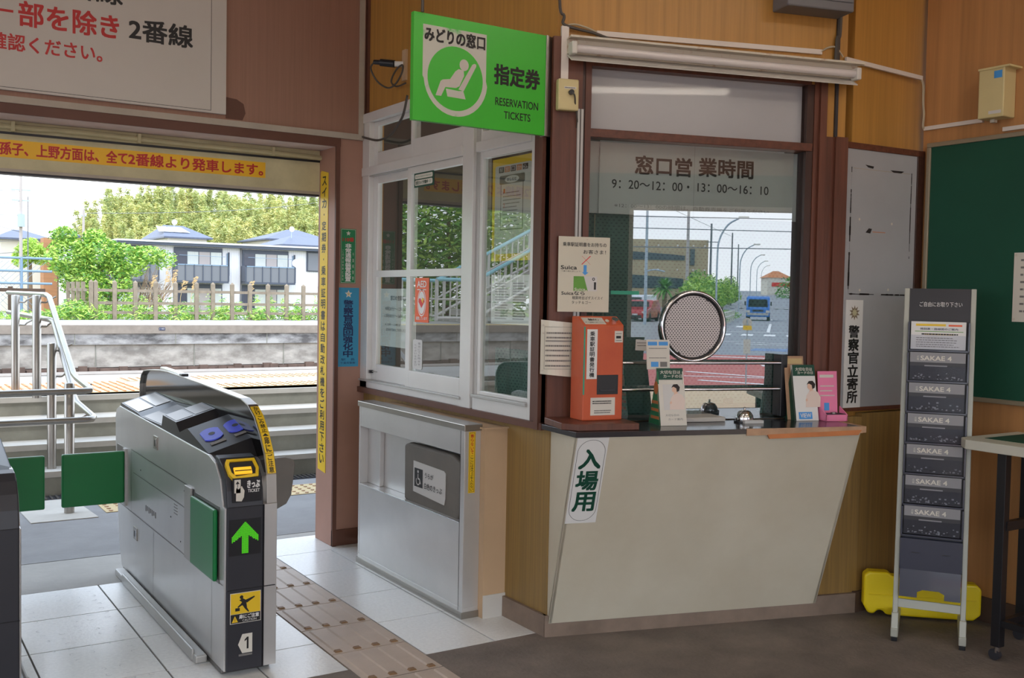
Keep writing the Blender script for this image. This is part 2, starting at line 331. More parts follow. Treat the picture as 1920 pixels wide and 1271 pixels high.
# ------------------------------------------------------------------ structure: floor, walls, ceiling
S = dict(kind='structure')
b = MB(); b.box(-5, 7, -2.6, 3.34, -.12, 0, 'asphalt'); b.box(-5, 2.4, 3.34, 5.42, -.12, -.006, 'grout')
g = .0035
def tilegrid(xs, ys, m, top=0.):
    for i in range(len(xs)-1):
        for j in range(len(ys)-1): b.box(xs[i]+g, xs[i+1]-g, ys[j]+g, ys[j+1]-g, -.02, top, m)
tilegrid([-2.67,-2.27,-1.87,-1.47,-1.07,-.67,-.27,.13,.53,.925,1.21,1.485], [3.34,3.66,4.06,4.465,4.88], 'tile')
tilegrid([1.795,2.10,2.32], [3.34,3.77,4.17,4.577,4.98], 'tile')
b.box(-2.6, 1.485, 4.885, 5.41, -.02, -.001, 'concrete'); b.box(1.485, 2.32, 5.04, 5.33, -.02, -.001, 'tile'); b.box(1.485, 2.32, 5.335, 5.41, -.02, -.001, 'concrete')
b.box(1.795, 2.32, 4.985, 5.04, -.02, -.001, 'tile')
rr = random.Random(21)                                          # worn prints of old dots on the tiles
for i in range(16):
    for j in range(22):
        if rr.random() < .45: continue
        x, y = -.12+i*.066+rr.uniform(-.006, .006), 3.38+j*.067+rr.uniform(-.006, .006); a0 = rr.uniform(0, 360)
        if abs(x-.53) < .02 or abs(x-.13) < .02 or x > .91: continue
        b.ring(x, y, .0004, .009, .0115, 'tilewear', 6, a0, a0+rr.uniform(60, 220))
b.build('floor', **S)
t = MB()                                                        # line of guidance tiles leading to the platform
for k in range(-3, 5):
    y0, y1 = 3.507+.305*k, 3.507+.305*(k+1)
    t.box(1.485+g, 1.795-g, y0+g, y1-g, -.02, .001, 'tactile')
    for i in range(4):
        x = 1.485+.31*(i+.5)/4; t.prism([(x-.014, .001), (x-.009, .006), (x+.009, .006), (x+.014, .001)], y0+.02, y1-.02, 'tactile', 'y')
        t.prism([(x-.015, .0012), (x-.010, .0066), (x+.010, .0066), (x+.015, .0012)], y0+.015, y0+.035, 'tactedge', 'y')
t.build('tactile_paving', label='beige guide tiles with raised bars crossing the white tiles towards the platform', cat='paving')
rr = random.Random(3)
w = MB()                                                        # doorway wall
w.box(-5, -1.2, 5.05, 5.27, 0, 3.2, 'pink'); w.box(-1.2, 2.13, 5.05, 5.27, 2.12, 3.2, 'pink'); w.box(2.13, 2.40, 5.05, 5.27, 0, 3.2, 'pink2')
w.box(-5, 2.283, 5.040, 5.05, 2.19, 3.2, 'pink')
w.box(-5, 2.283, 5.030, 5.05, 2.163, 2.193, 'creamstrip'); w.box(2.255, 2.283, 5.032, 5.05, 2.193, 3.2, 'creamstrip')
w.box(-1.2, 2.155, 5.036, 5.05, 2.118, 2.163, 'brownp'); w.box(2.13, 2.152, 5.034, 5.05, 0, 2.13, 'brownp'); w.box(2.13, 2.30, 5.040, 5.05, 0, .085, 'brownp')
w.box(-1.2, 2.13, 5.052, 5.27, 2.1175, 2.1205, 'soffit'); w.box(-1.25, -1.2, 5.03, 5.27, 0, 2.16, 'brownp')
w.poly([(1.545, 5.0395, 2.20), (1.545, 5.0395, 2.305), (1.60, 5.0395, 2.30), (1.635, 5.0395, 2.28), (1.645, 5.0395, 2.235), (1.63, 5.0395, 2.20)], 'brownp')
w.build('wall_back', **S)
h = MB(); h.box(-1.2, 2.13, 5.262, 5.33, 1.895, 2.19, 'beam'); h.box(-1.2, 2.13, 5.258, 5.30, 2.055, 2.066, 'black'); h.box(-1.2, 2.13, 5.256, 5.34, 1.882, 1.897, 'creamstrip'); h.box(-1.2, 2.13, 5.266, 5.325, 1.872, 1.883, 'dkgrey')
h.build('trim_1', **S)                                           # shutter housing over the doorway
w = MB(); X0, X1 = 2.309, 2.41                                   # window wall
w.box(X0, X1, 5.05, 5.06, 0, 3.2, 'mustard'); w.box(X0, X1, 3.293, 5.05, 2.30, 3.2, 'mustard'); w.box(X0, X1, 3.293, 5.05, .02, .85, 'mustard2')
w.box(X0, X1, 3.293, 3.38, .85, 2.30, 'darkwood2'); w.box(2.296, X0, 3.325, 5.05, 2.285, 2.302, 'brownp'); w.box(2.296, X0, 5.02, 5.05, 2.30, 3.2, 'brownp')
w.box(2.294, X1, 3.287, 3.60, 0, .085, 'plinth')
w.build('wall_left', **S)
w = MB(); w.box(2.20, 2.309, 3.602, 4.69, 0, .80, 'tan'); w.box(2.20, 2.309, 3.597, 3.602, 0, .097, 'whitelam'); w.box(2.19, 2.309, 3.59, 4.69, .796, .803, 'tan'); w.build('trim_2', **S)
w = MB(); w.box(2.27, 2.309, 3.30, 5.052, .824, .852, 'brownp'); w.box(2.282, 2.309, 3.318, 3.398, .824, 2.29, 'brownp'); w.box(2.265, 2.309, 3.318, 3.345, .824, 2.29, 'brownp')
w.build('trim_3', **S)
w = MB(FC)                                                       # counter wall
w.box(0, 1.43, .02, .857, -.1, 0, 'mustard2'); w.box(-.0, .141, .857, 2.30, -.1, 0, 'darkwood2'); w.box(0, 1.30, 2.265, 3.2, -.1, 0, 'mustard'); w.box(1.115, 1.30, .857, 2.265, -.1, -.001, 'darkwood2')
w.box(1.2, 1.30, 2.05, 2.3, -.05, .001, 'mustard')
w.box(-.01, 1.42, 0, .085, -.1, .018, 'plinth'); w.box(-.02, .115, 2.30, 2.36, 0, .012, 'darkwood2')
w.box(1.243, 1.256, 2.05, 3.2, 0, .012, 'dkgrey')
w.build('wall_front', **S)
w = MB(FC)                                                       # dark wood posts of the counter window
w.box(-.022, .10, .857, 2.36, 0, .022, 'darkwood'); w.box(.10, .117, .857, 2.30, 0, .008, 'darkwood2'); w.box(.116, .141, .857, 2.30, -.03, .012, 'darkwood')
w.box(1.115, 1.147, .857, 2.30, -.06, -.02, 'darkwood2'); w.box(1.147, 1.168, .857, 2.30, -.04, .004, 'darkwood'); w.box(1.168, 1.20, .857, 2.30, -.04, .018, 'darkwood')
w.box(1.20, 1.243, .857, 2.05, 0, .010, 'darkwood'); w.box(1.243, 1.302, .857, 2.05, 0, .024, 'darkwood'); w.box(.141, 1.13, 2.262, 2.30, -.05, .006, 'darkwood')
w.build('trim_4', **S)
W = K+DC*1.43
w = MB(); w.box(3.60, 4.12, 2.925, 3.0, .85, 3.2, 'mustard'); w.box(W.x, 4.12, W.y, 3.0, 0, .87, 'mustard2'); w.box(W.x-.02, 4.10, W.y-.015, 3.0, 0, .09, 'ewplinth'); w.build('wall_corner', **S)
w = MB(FE); w.box(0, 2.1, 0, 3.2, -.1, 0, 'ewood'); w.box(0, 2.1, 0, .105, 0, .012, 'ewplinth'); w.build('wall_right', **S)
w = MB(); w.box(4.056, 5.9, .7, .8, 0, 3.2, 'ewood'); w.box(5.8, 5.9, -2.6, .8, 0, 3.2, 'ewood'); w.build('wall_side', **S)
w = MB()                                                         # street side wall with the entrance; wide left opening added to let in daylight
w.box(-5, -3.8, -2.6, -2.5, 0, 3.2, 'pink2'); w.box(-3.8, 5.9, -2.6, -2.5, 2.55, 3.2, 'pink2'); w.box(2.2, 3.34, -2.6, -2.5, 0, 2.56, 'hallgrey'); w.box(3.34, 5.02, -2.6, -2.5, 2.215, 2.56, 'hallgrey'); w.box(5.02, 5.9, -2.6, -2.5, 0, 2.56, 'hallgrey')
w.box(3.30, 3.34, -2.64, -2.48, 0, 2.25, 'alu'); w.box(5.02, 5.06, -2.64, -2.48, 0, 2.25, 'alu'); w.box(3.30, 5.06, -2.64, -2.48, 2.215, 2.255, 'alu')
w.build('wall_street', **S)
w = MB(); w.box(-5.1, -5, -2.6, 5.27, 0, .9, 'pink2'); w.box(-5.1, -5, -2.6, 5.27, 2.5, 3.2, 'pink2'); w.box(-5.1, -5, 4.2, 5.27, .9, 2.5, 'pink2'); w.box(-5.1, -5, -2.6, -2.0, .9, 2.5, 'pink2'); w.build('wall_west', **S)  # unseen wall, left open along its middle to admit extra daylight
w = MB(); w.box(-5.2, 6.2, -3.6, 5.3, 3.2, 3.3, 'signw'); w.build('ceiling', **S)
# ticket office interior
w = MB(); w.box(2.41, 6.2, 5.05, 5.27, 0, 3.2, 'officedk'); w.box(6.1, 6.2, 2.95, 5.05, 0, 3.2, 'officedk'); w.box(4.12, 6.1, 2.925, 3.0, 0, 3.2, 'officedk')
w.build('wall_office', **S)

# ------------------------------------------------------------------ window_1 : aluminium ticket-office sashes
def sash(root, u0, u1, v0, v1, n0, n1, bars, tb, name='sash', gm='glass'):
    """bars = (left, right) stile widths, tb = (bottom, top) rail heights"""
    f = MB(); f.box(u0, u0+bars[0], v0, v1, n0, n1, 'alu'); f.box(u1-bars[1], u1, v0, v1, n0, n1, 'alu')
    f.box(u0+bars[0], u1-bars[1], v0, v0+tb[0], n0, n1, 'alu'); f.box(u0+bars[0], u1-bars[1], v1-tb[1], v1, n0, n1, 'alu')
    o = f.build(name, root, bevel=.002)
    gl = MB(); gl.box(u0+bars[0]-.003, u1-bars[1]+.003, v0+tb[0]-.003, v1-tb[1]+.003, (n0+n1)/2-.002, (n0+n1)/2+.001, gm); gl.build('glass', o)
    return o
w1 = thing('window_1', FB, None, None, kind='structure')
f = MB()
f.box(.132, .215, .852, 2.30, -.05, .024, 'alu'); f.box(1.757, 1.785, .83, 2.30, -.05, .024, 'alu'); f.box(.132, 1.785, 2.252, 2.30, -.05, .030, 'alu')
f.box(.132, 1.22, .852, .885, -.05, .024, 'alu'); f.box(1.32, 1.757, .843, .905, -.05, .024, 'alu'); f.box(1.32, 1.757, .905, .918, -.05, .034, 'alu2'); f.box(.132, 1.22, .885, .895, -.05, .034, 'alu2')
f.box(1.208, 1.30, .843, 2.26, -.05, .026, 'alu'); f.box(1.30, 1.332, .843, 2.26, -.05, .010, 'alu2')
f.box(.14, 1.21, 1.972, 2.016, -.05, .032, 'alu'); f.box(.14, 1.21, 1.966, 1.974, -.05, .022, 'alu2'); f.box(1.32, 1.757, 1.975, 2.018, -.05, .026, 'alu')
f.build('window_frame', w1, bevel=.0015)
sash(w1, .215, .675, .895, 1.97, -.03, -.004, (.055, .03), (.085, .042))
sash(w1, .660, 1.208, .895, 1.97, -.002, .022, (.042, .008), (.082, .034))
for (u0, u1, n) in ((.25, .665, -.004), (.70, 1.205, .022)):
    MB().box(u0, u1, 1.438, 1.472, n-.022, n+.002, 'alu').build('glazing_bar', w1, bevel=.0015)
sash(w1, 1.332, 1.757, .918, 1.976, -.02, .008, (.022, .006), (.016, .03))
sash(w1, .215, .695, 2.016, 2.252, -.03, -.004, (.045, .035), (.075, .022))
sash(w1, .690, 1.208, 2.016, 2.252, -.002, .022, (.02, .008), (.088, .022))
sash(w1, 1.332, 1.757, 2.018, 2.252, -.02, .008, (.012, .012), (.045, .02))
b = MB(); b.box(.222, .240, .93, .945, -.004, .014, 'black'); b.box(.235, .29, .937, .942, -.004, .004, 'alu2'); b.build('sash_latch', w1)
# things behind these panes
def flat(name, F, u0, u1, v0, v1, n, th, m, label, cat, group=None, fn=None, r=0, parent=None, **kw):
    """a sheet, sticker or board fixed flat to a wall frame; fn(mb, w, h, z) draws its print"""
    q = MB(); wd, ht = u1-u0, v1-v0
    if r: q.prism(rrect(0, wd, 0, ht, r), 0, th, m)
    else: q.box(0, wd, 0, ht, 0, th, m)
    if fn: fn(q, wd, ht, th+.0006)
    return q.build(name, parent, mw=at(F, u0, v0, n) if not parent else Matrix.Translation((u0, v0, n)), label=label, cat=cat, group=group, **kw)

# ------------------------------------------------------------------ window_2 : counter window
w2 = thing('window_2', FC, None, None, kind='structure')
MB().box(.141, 1.115, 2.018, 2.265, -.05, -.044, 'frost').build('frosted_pane', w2)
r = MB(); r.box(.141, 1.142, 1.985, 2.018, -.06, .006, 'darkwood'); r.build('glazing_bar', w2, bevel=.002)
MB().box(.141, 1.150, .857, 1.985, -.052, -.048, 'glassc').build('glass', w2)
for v in (1.091, .982):
    MB().cyl((.20, v, .012), (1.02, v, .012), .0065, 'chrome').build('guard_bar', w2, smooth=True)
bk = MB(); bk.box(1.015, 1.045, .865, 1.125, -.045, .02, 'black'); bk.box(.19, .20, .97, 1.10, -.045, .02, 'steeldk'); bk.build('guard_bar_bracket', w2, bevel=.003)
MB().box(.141, 1.115, .8572, .8590, -.20, .012, 'counter').build('sill', w2)
sv = MB(); sv.tube([(.632+.1425*math.cos(a*math.pi/24), 1.239+.1425*math.sin(a*math.pi/24), -.036) for a in range(48)], .0075, 'chrome', 10, closed=True)
sv.tube([(.632+.134*math.cos(a*math.pi/24), 1.239+.134*math.sin(a*math.pi/24), -.040) for a in range(48)], .006, 'black', 8, closed=True)
o = sv.build('speaking_hole_ring', w2, smooth=True)
d = MB(); d.disc(0, 0, -.003, .134, 'mesh', 48, th=.003)
for a in (60, 240, 130, 310): d.box(.128*math.cos(math.radians(a))-.005, .128*math.cos(math.radians(a))+.005, .128*math.sin(math.radians(a))-.004, .128*math.sin(math.radians(a))+.004, 0, .006, 'black')
d.build('perforated_disc', w2, mw=Matrix.Translation((.632, 1.239, -.043)))

# ------------------------------------------------------------------ signs and stickers on the doorway wall
sg = MB(); sg.box(-.7, 1.54, 0, .84, 0, .02, 'signw')
def sgt(t, x0, y0, x1, y1, m, bold=.02): sg.text(t, x0, y0-2.216, x1, y1-2.216, .0206, m, bold)
sgt('2番線', .755, 2.660, 1.054, 2.765, 'ink'); sgt('部を除き', .618, 2.504, 1.037, 2.612, 'red', .025); sg.box(.512, .596, .338, .349, .02, .0208, 'red')
sgt('2番線', 1.084, 2.512, 1.376, 2.615, 'ink', .025); sgt('確認ください。', .500, 2.390, .965, 2.462, 'red', .02); sgt('ご', .425, 2.392, .485, 2.460, 'red')
sgt('成田線・常磐線', .0, 2.504, .44, 2.61, 'red'); sgt('発車番線をご', -.1, 2.392, .40, 2.46, 'red')
for x0, x1, y0, y1 in ((-.6, 1.467, .0105, .0125), (1.465, 1.467, .0105, .80)): sg.box(x0, x1, y0, y1, .02, .0206, 'ink')
sg.build('platform_notice_board', mw=at(FA, 0, 2.216, .012), label='large white board with red and black platform number text above the doorway', cat='sign')
bn = MB(); bn.box(-.35, 1.826, 0, .081, 0, .0015, 'yellow2')
bn.text('我孫子、上野方面は、全て', .515, .012, 1.128, .070, .002, 'red', .028); bn.text('2番線より発車します。', 1.135, .011, 1.812, .070, .002, 'red', .028); bn.text('成田線は、', -.1, .014, .49, .068, .002, 'red', .02)
bn.build('departure_banner', mw=at(fr((0, 5.262, 0), (1, 0, 0), (0, -1, 0)), 0, 1.949), label='long yellow strip with red writing stuck on the cream beam over the doorway', cat='sign')
yj = MB(); yj.prism([(0, 0), (.105, -.012), (.105, 1.60), (.012, 1.618), (0, 1.61)], 0, .0015, 'yellow')
yj.vtext('スイカ・定期券・乗車証明書は自動改札機をご利用下さい', .025, .082, 1.59, .03, .002, 'ink', .02, .8)
yj.build('ticket_gate_notice', mw=at(FJ, .030, .390, .001), label='tall narrow yellow strip with black vertical writing on the doorway jamb', cat='sticker')
def star(q, cx, cy, z, r, m, n=5, ri=.45):
    p = [(cx+(r if k % 2 == 0 else r*ri)*math.sin(math.pi*k/n), cy+(r if k % 2 == 0 else r*ri)*math.cos(math.pi*k/n), z) for k in range(2*n)]; q.poly(p[::-1], m)
def fgreen(q, w, h, z):
    q.frame(.003, w-.003, .003, h-.003, z, .0015, 'offwhite'); star(q, w/2, h-.024, z, .014, 'offwhite'); q.text('110番', .012, h-.068, w-.012, h-.046, z, 'red', .03)
    q.vtext('非常通報装置設置', .028, .060, h-.078, .010, z, 'white', .03, .92); q.vtext('千葉県警察', .068, .077, h-.12, .012, z, 'offwhite', 0, .6)
    q.vtext('この駅は警察と直結', .010, .018, h-.11, .012, z, 'offwhite', 0, .7)
flat('emergency_sticker', FA, 2.165, 2.253, 1.403, 1.692, .0005, .0015, 'greenst', 'narrow green sticker with a white star and vertical text on pink wall', 'sticker', fn=fgreen)
def fblue(q, w, h, z):
    star(q, w/2, h-.034, z, .022, 'offwhite'); star(q, w/2, h-.034, z+.0003, .012, 'tacty'); q.vtext('警察官巡回強化中', .034, w-.034, h-.066, .050, z, 'navy', .03, .93)
    q.text('駅　長', .022, .032, w-.02, .044, z, 'navy'); q.text('千葉県警察', .018, .014, w-.018, .026, z, 'navy')
flat('patrol_poster', FA, 2.153, 2.274, .959, 1.380, .0005, .0015, 'blue', 'light blue vertical poster with dark blue writing below the green sticker', 'poster', fn=fblue)

# conduit over the doorway on the cream beam
cd = MB(); cd.tube(spline([(-1.2, 5.245, 2.095), (.2, 5.245, 2.094), (.62, 5.245, 2.088), (.85, 5.245, 2.092), (1.18, 5.245, 2.088), (1.45, 5.245, 2.084), (1.9, 5.245, 2.082), (2.13, 5.245, 2.078)]), .013, 'conduit', 8)
root = cd.build('conduit_pipe', smooth=True, label='cream painted pipe running along the beam above the yellow banner', cat='pipe')
for x in (.62, 1.18, 1.86): MB().box(x-.008, x+.008, 5.228, 5.262, 2.066, 2.112, 'conduit').build('pipe_clamp', root, bevel=.002)

# ------------------------------------------------------------------ papers on and behind the office sashes
def fcam(q, w, h, z):
    q.prism(rrect(.008, w-.012, h*.56, h*.86, .008), z-.0005, z, 'offwhite'); q.text('Security System in Operation', .018, h*.64, w-.024, h*.77, z+.0003, 'greenst'); q.prism(rrect(.008, w-.012, h*.12, h*.48, .010), z-.0005, z, 'offwhite')
    q.text('防犯カメラ作動中', .018, h*.18, w*.72, h*.42, z+.0003, 'dgreen', .03); q.ring(w*.82, h*.30, z+.0003, .004, .006, 'greenst', 12)
flat('camera_sticker', FB, .715, .915, 1.868, 1.940, .0125, .0008, 'dgreen', 'small green sticker about security cameras in the top of the window', 'sticker', fn=fcam)
def faed(q, w, h, z):
    q.text('AED', w*.16, h*.79, w*.82, h*.93, z, 'white', .03); q.box(w*.16, w*.8, h*.725, h*.745, z-.0004, z, 'white'); q.disc(w*.5, h*.44, z, .044, 'white', 28, ry=.066); q.disc(w*.5, h*.44, z+.0003, .039, 'aedor', 28, ry=.060); q.disc(w*.5, h*.44, z+.0006, .035, 'white', 28, ry=.055)
    q.poly([(w*.5, h*.32, z+.001), (w*.72, h*.46, z+.001), (w*.70, h*.53, z+.001), (w*.6, h*.545, z+.001), (w*.5, h*.50, z+.001), (w*.40, h*.545, z+.001), (w*.3, h*.53, z+.001), (w*.28, h*.46, z+.001)], 'redbr')
    q.poly([(w*.55, h*.56, z+.0014), (w*.72, h*.5, z+.0014), (w*.6, h*.5, z+.0014), (w*.64, h*.42, z+.0014), (w*.5, h*.48, z+.0014)], 'yellow')
    q.text('設置しています', w*.1, h*.055, w*.9, h*.125, z, 'white', .02)
flat('defibrillator_sticker', FB, .742, .882, 1.217, 1.431, .0125, .0008, 'aedor', 'orange sticker with a red heart on the middle window sash', 'sticker', fn=faed)
def fhours(q, w, h, z):
    q.text('窓口の営業時間', w*.30, h*.80, w*.78, h*.88, z, 'inkg', .02); q.text('9時20分〜12時00分', w*.14, h*.62, w*.84, h*.69, z, 'inkg'); q.text('13時00分〜16時10分', w*.12, h*.50, w*.84, h*.57, z, 'inkg')
    q.text('※12時〜13時は', w*.14, h*.36, w*.6, h*.405, z, 'inkg'); q.text('自動券売機をご利用ください。', w*.18, h*.27, w*.84, h*.32, z, 'inkg'); q.text('駅長', w*.82, h*.08, w*.95, h*.14, z, 'ink')
flat('office_hours_sheet', FB, .285, .672, 1.078, 1.378, -.0225, .001, 'white', 'white sheet of office hours behind the lower left window pane', 'notice', fn=fhours)
def fwst(q, w, h, z):
    q.vtext('電話にてお問合せ', w*.58, w*.84, h*.92, h*.12, z, 'inkg', 0, .7); q.vtext('ください左の窓口', w*.2, w*.42, h*.86, h*.1, z, 'inkg', 0, .7)
flat('small_window_label', FB, .725, .822, .988, 1.132, .0125, .0008, 'paperg', 'small white rounded label low on the middle sash beneath the orange sticker', 'label', fn=fwst, r=.012)
def fyel(q, w, h, z):
    q.prism(rrect(.022, w-.022, .03, h-.03, .012), z-.0005, z, 'paperg')
    for k, ch in enumerate('駅窓口から'): 
        x = w*.16+k*w*.142; q.box(x, x+w*.12, h*.86, h*.915, z, z+.0005, ('ink', 'wornor', 'ink', 'wornor', 'ink')[k]); q.text(ch, x+.006, h*.867, x+w*.12-.006, h*.907, z+.001, 'paperg')
    q.prism(rrect(w*.18, w*.78, h*.745, h*.83, .008), z, z+.0005, 'steeldk'); q.disc(w*.48, h*.787, z+.001, w*.17, 'paperg', 24, ry=h*.035); q.text('おしらせ', w*.37, h*.772, w*.59, h*.802, z+.0015, 'ink', .02); q.box(w*.21, w*.75, h*.30, h*.745, z, z+.0004, 'inkg'); q.box(w*.225, w*.735, h*.31, h*.745, z+.0004, z+.0007, 'paperg')
    q.lines(w*.27, w*.70, [h*(.34+.035*k) for k in range(10)], .004, z+.001, 'inkg', 4); q.text('1', w*.28, h*.66, w*.32, h*.70, z+.001, 'orange'); q.text('2', w*.28, h*.52, w*.32, h*.56, z+.001, 'orange')
flat('yellow_bordered_poster', FB, 1.40, 1.725, 1.50, 1.935, -.016, .002, 'yellow', 'poster with a broad yellow border behind the right hand window pane', 'poster', fn=fyel)
def fws(q, w, h, z): q.text('お知らせ', w*.3, h*.9, w*.7, h*.95, z, 'inkg'); q.lines(w*.1, w*.46, [h*(.1+.055*k) for k in range(14)], .004, z, 'inkg', 5); q.lines(w*.56, w*.9, [h*(.1+.055*k) for k in range(14)], .006, z, 'inkg', 6)
flat('window_notice_sheet', FB, 1.41, 1.72, 1.232, 1.440, -.012, .001, 'white', 'white notice sheet of small print low behind the right hand pane', 'notice', fn=fws)
# curtains in the office
def curtain(name, F, u0, u1, v0, v1, n, m, label, amp=.012, wl=.09):
    q = MB(); N = max(8, int((u1-u0)/.012)); A = []
    for th in (0, .003):
        for v in (v0, v1):
            A.append([(u, v-v0, amp*math.sin(2*math.pi*u/wl)+th) for u in [(u1-u0)*i/N for i in range(N+1)]])
    for i in range(N):
        q.poly([A[2][i], A[2][i+1], A[3][i+1], A[3][i]], m); q.poly([A[0][i+1], A[0][i], A[1][i], A[1][i+1]], m)
        q.poly([A[1][i], A[3][i], A[3][i+1], A[1][i+1]], m); q.poly([A[0][i], A[0][i+1], A[2][i+1], A[2][i]], m)
    return q.build(name, mw=at(F, u0, v0, n), label=label, cat='curtain', smooth=True)
curtain('dotted_curtain', FC, .10, 1.17, .865, 1.70, -.115, 'dots', 'teal curtain with rows of small dark dots behind the counter window', .006, .11)
cdl = MB(); cdl.cyl((0, 0, 0), (0, .76, 0), .0022, 'cablew', 6); cdl.cyl((.045, 0, 0), (.045, .62, 0), .0018, 'cablew', 6); cdl.build('curtain_cord', mw=at(FC, .205, .93, -.09), label='thin hanging cords in front of the dotted curtain beside the taped glass', cat='cord')
curtain('office_blind', FB, 1.28, 1.80, .90, 1.12, -.12, 'dots', 'teal dotted curtain low behind the right hand office window', .006, .11)
cc = MB(); cc.box(0, .025, 0, 1.15, 0, .025, 'wornor'); cc.box(-.06, .2, 1.16, 1.5, -.2, -.15, 'officedk'); cc.build('office_door_frame', mw=at(FB, .42, .85, -.5), label='thin wooden upright inside the dark ticket office', cat='frame')

# ------------------------------------------------------------------ hanging green reservation sign
gs = thing('reservation_sign', at(FS, 1.686, 1.977), 'bright green hanging sign with a seated figure emblem and black lettering', 'sign')
q = MB(); q.box(0, .574, 0, .384, -.022, 0, 'green'); z = .0008
def G(u, v): return (u-1.686, v-1.977)
sh = [G(1.723, 2.322), G(1.723, 2.139)]+[(.176+.134*math.cos(math.radians(a)), .164+.135*math.sin(math.radians(a))) for a in range(185, 356, 10)]+[G(1.990, 2.15), G(1.990, 2.322)]
q.poly([(x, y, z) for x, y in sh], 'signgrey'); q.disc(.1735, .166, z+.0006, .1165, 'green', 44)
q.text('みどりの窓口', .044, .288, .296, .337, z+.001, 'ink', .035)
z2 = z+.0012
q.disc(.2085, .220, z2, .0195, 'signw', 28, ry=.021)
body = [G(1.893, 2.177), G(1.872, 2.180), G(1.858, 2.170), G(1.836, 2.139), G(1.806, 2.134), G(1.797, 2.128), G(1.777, 2.074), G(1.800, 2.074), G(1.817, 2.108), G(1.862, 2.110), G(1.876, 2.118), G(1.895, 2.158)]
q.poly([(x, y, z2) for x, y in body[::-1]], 'signw')
q.poly([(x, y, z2) for x, y in [G(1.872, 2.106), G(1.929, 2.203), G(1.938, 2.208), G(1.946, 2.206), G(1.946, 2.198), G(1.894, 2.102)]][::-1], 'signw')
q.poly([(x, y, z2) for x, y in [G(1.819, 2.103), G(1.826, 2.075), G(1.903, 2.073), G(1.892, 2.103), G(1.872, 2.100)]], 'signgrey')
q.text('指定券', .341, .171, .546, .244, z, 'ink', .035); q.text('RESERVATION', .347, .092, .541, .121, z, 'ink', .012); q.text('TICKETS', .386, .045, .506, .073, z, 'ink', .012)
q.build('sign_panel', gs, bevel=.002)
q = MB(); q.box(.573, .585, -.002, .386, -.03, .004, 'steelr'); q.prism([(.585, -.03), (.585, .002), (.628, -.012), (.64, -.03)], -.002, .384, 'steelr', 'y')
for y in (.06, .2, .33): q.disc(.612, y, 0, .004, 'black', 10)
q.build('sign_bracket', gs, bevel=.0015)

# ------------------------------------------------------------------ posters by the counter
def fsu(q, w, h, z):
    t = q.text
    t('乗車駅証明書をお持ちの', w*.08, h*.87, w*.93, h*.925, z, 'ink', .01); t('お客さま！', w*.48, h*.775, w*.92, h*.83, z, 'ink', .01)
    for d in (-1, 1): q.poly([(w*(.53-.085*d), h*.635, z), (w*(.53-.085*d)+.003, h*.63, z), (w*(.53+.085*d)+.003, h*.745, z), (w*(.53+.085*d), h*.75, z)], 'redbr')
    q.poly([(w*.49, h*.625, z), (w*.49, h*.53, z), (w*.46, h*.53, z), (w*.52, h*.49, z), (w*.59, h*.53, z), (w*.55, h*.53, z), (w*.55, h*.625, z)], 'bluel')
    t('Suica', w*.05, h*.565, w*.36, h*.615, z, 'ink', .03); t('へ乗り換えましょう！', w*.06, h*.53, w*.44, h*.55, z, 'ink'); q.box(w*.30, w*.76, h*.28, h*.475, z-.0004, z, 'paperg'); q.poly([(w*.30, h*.28, z+.0003), (w*.58, h*.28, z+.0003), (w*.50, h*.475, z+.0003), (w*.30, h*.475, z+.0003)], 'leafd')
    q.box(w*.70, w*.74, h*.30, h*.40, z, z+.0004, 'ink'); q.ring(w*.69, h*.44, z+.0003, .003, .006, 'ink', 10); t('Suica', w*.32, h*.285, w*.53, h*.32, z+.0006, 'offwhite', .02)
    t('Suicaなら', w*.07, h*.225, w*.52, h*.275, z, 'ink', .02); t('精算時並ばずスイスイ', w*.28, h*.165, w*.88, h*.21, z, 'ink'); t('タッチ＆ゴー', w*.27, h*.105, w*.65, h*.15, z, 'ink')
    for y in (.97, .28, .02): q.disc(w*.55, h*y, z+.001, .004, 'rust', 10)
flat('card_poster', FC, .008, .222, 1.294, 1.588, .037, .002, 'bag', 'shiny laminated poster with a red cross and green card on the window post', 'poster', fn=fsu)
q = MB(); N = 10; wd = .14; pp = [(wd*i/N, .02*math.sin(math.pi*i/N*.9)) for i in range(N+1)]
for i in range(N):
    (x0, z0), (x1, z1) = pp[i], pp[i+1]; ya, yb = -.012*i/N, -.012*(i+1)/N; q.add([(x0, ya, z0), (x1, yb, z1), (x1, yb+.212, z1), (x0, ya+.212, z0), (x0, ya, z0-.001), (x1, yb, z1-.001), (x1, yb+.212, z1-.001), (x0, ya+.212, z0-.001)], [(0, 1, 2, 3), (7, 6, 5, 4), (0, 4, 5, 1), (3, 2, 6, 7)]+([(0, 3, 7, 4)] if i == 0 else [])+([(1, 5, 6, 2)] if i == N-1 else []), 'bag')
q.box(.015, .125, .128, .132, .021, .0225, 'inkg'); q.lines(.018, .12, [.14, .158], .006, .0225, 'inkg', 8, .1); q.lines(.015, .12, [.03, .05, .07, .09, .108], .006, .0225, 'inkg', 9, .1); q.frame(.010, .128, .02, .185, .0222, .0012, 'inkg')
for p in ((.006, .19), (.008, .16), (.008, .015)): q.disc(p[0], p[1], .012, .004, 'rust', 8)
q.build('curled_notice', mw=at(FC, -.055, 1.050, .030) @ Matrix.Rotation(math.radians(-6), 4, 'Y'), label='curled plastic covered notice sticking out left of the orange box', cat='notice', smooth=True)
flat('teal_tape', FC, .264, .388, 1.366, 1.381, -.046, .0008, 'teal', 'short strip of teal tape on the counter window glass', 'tape')
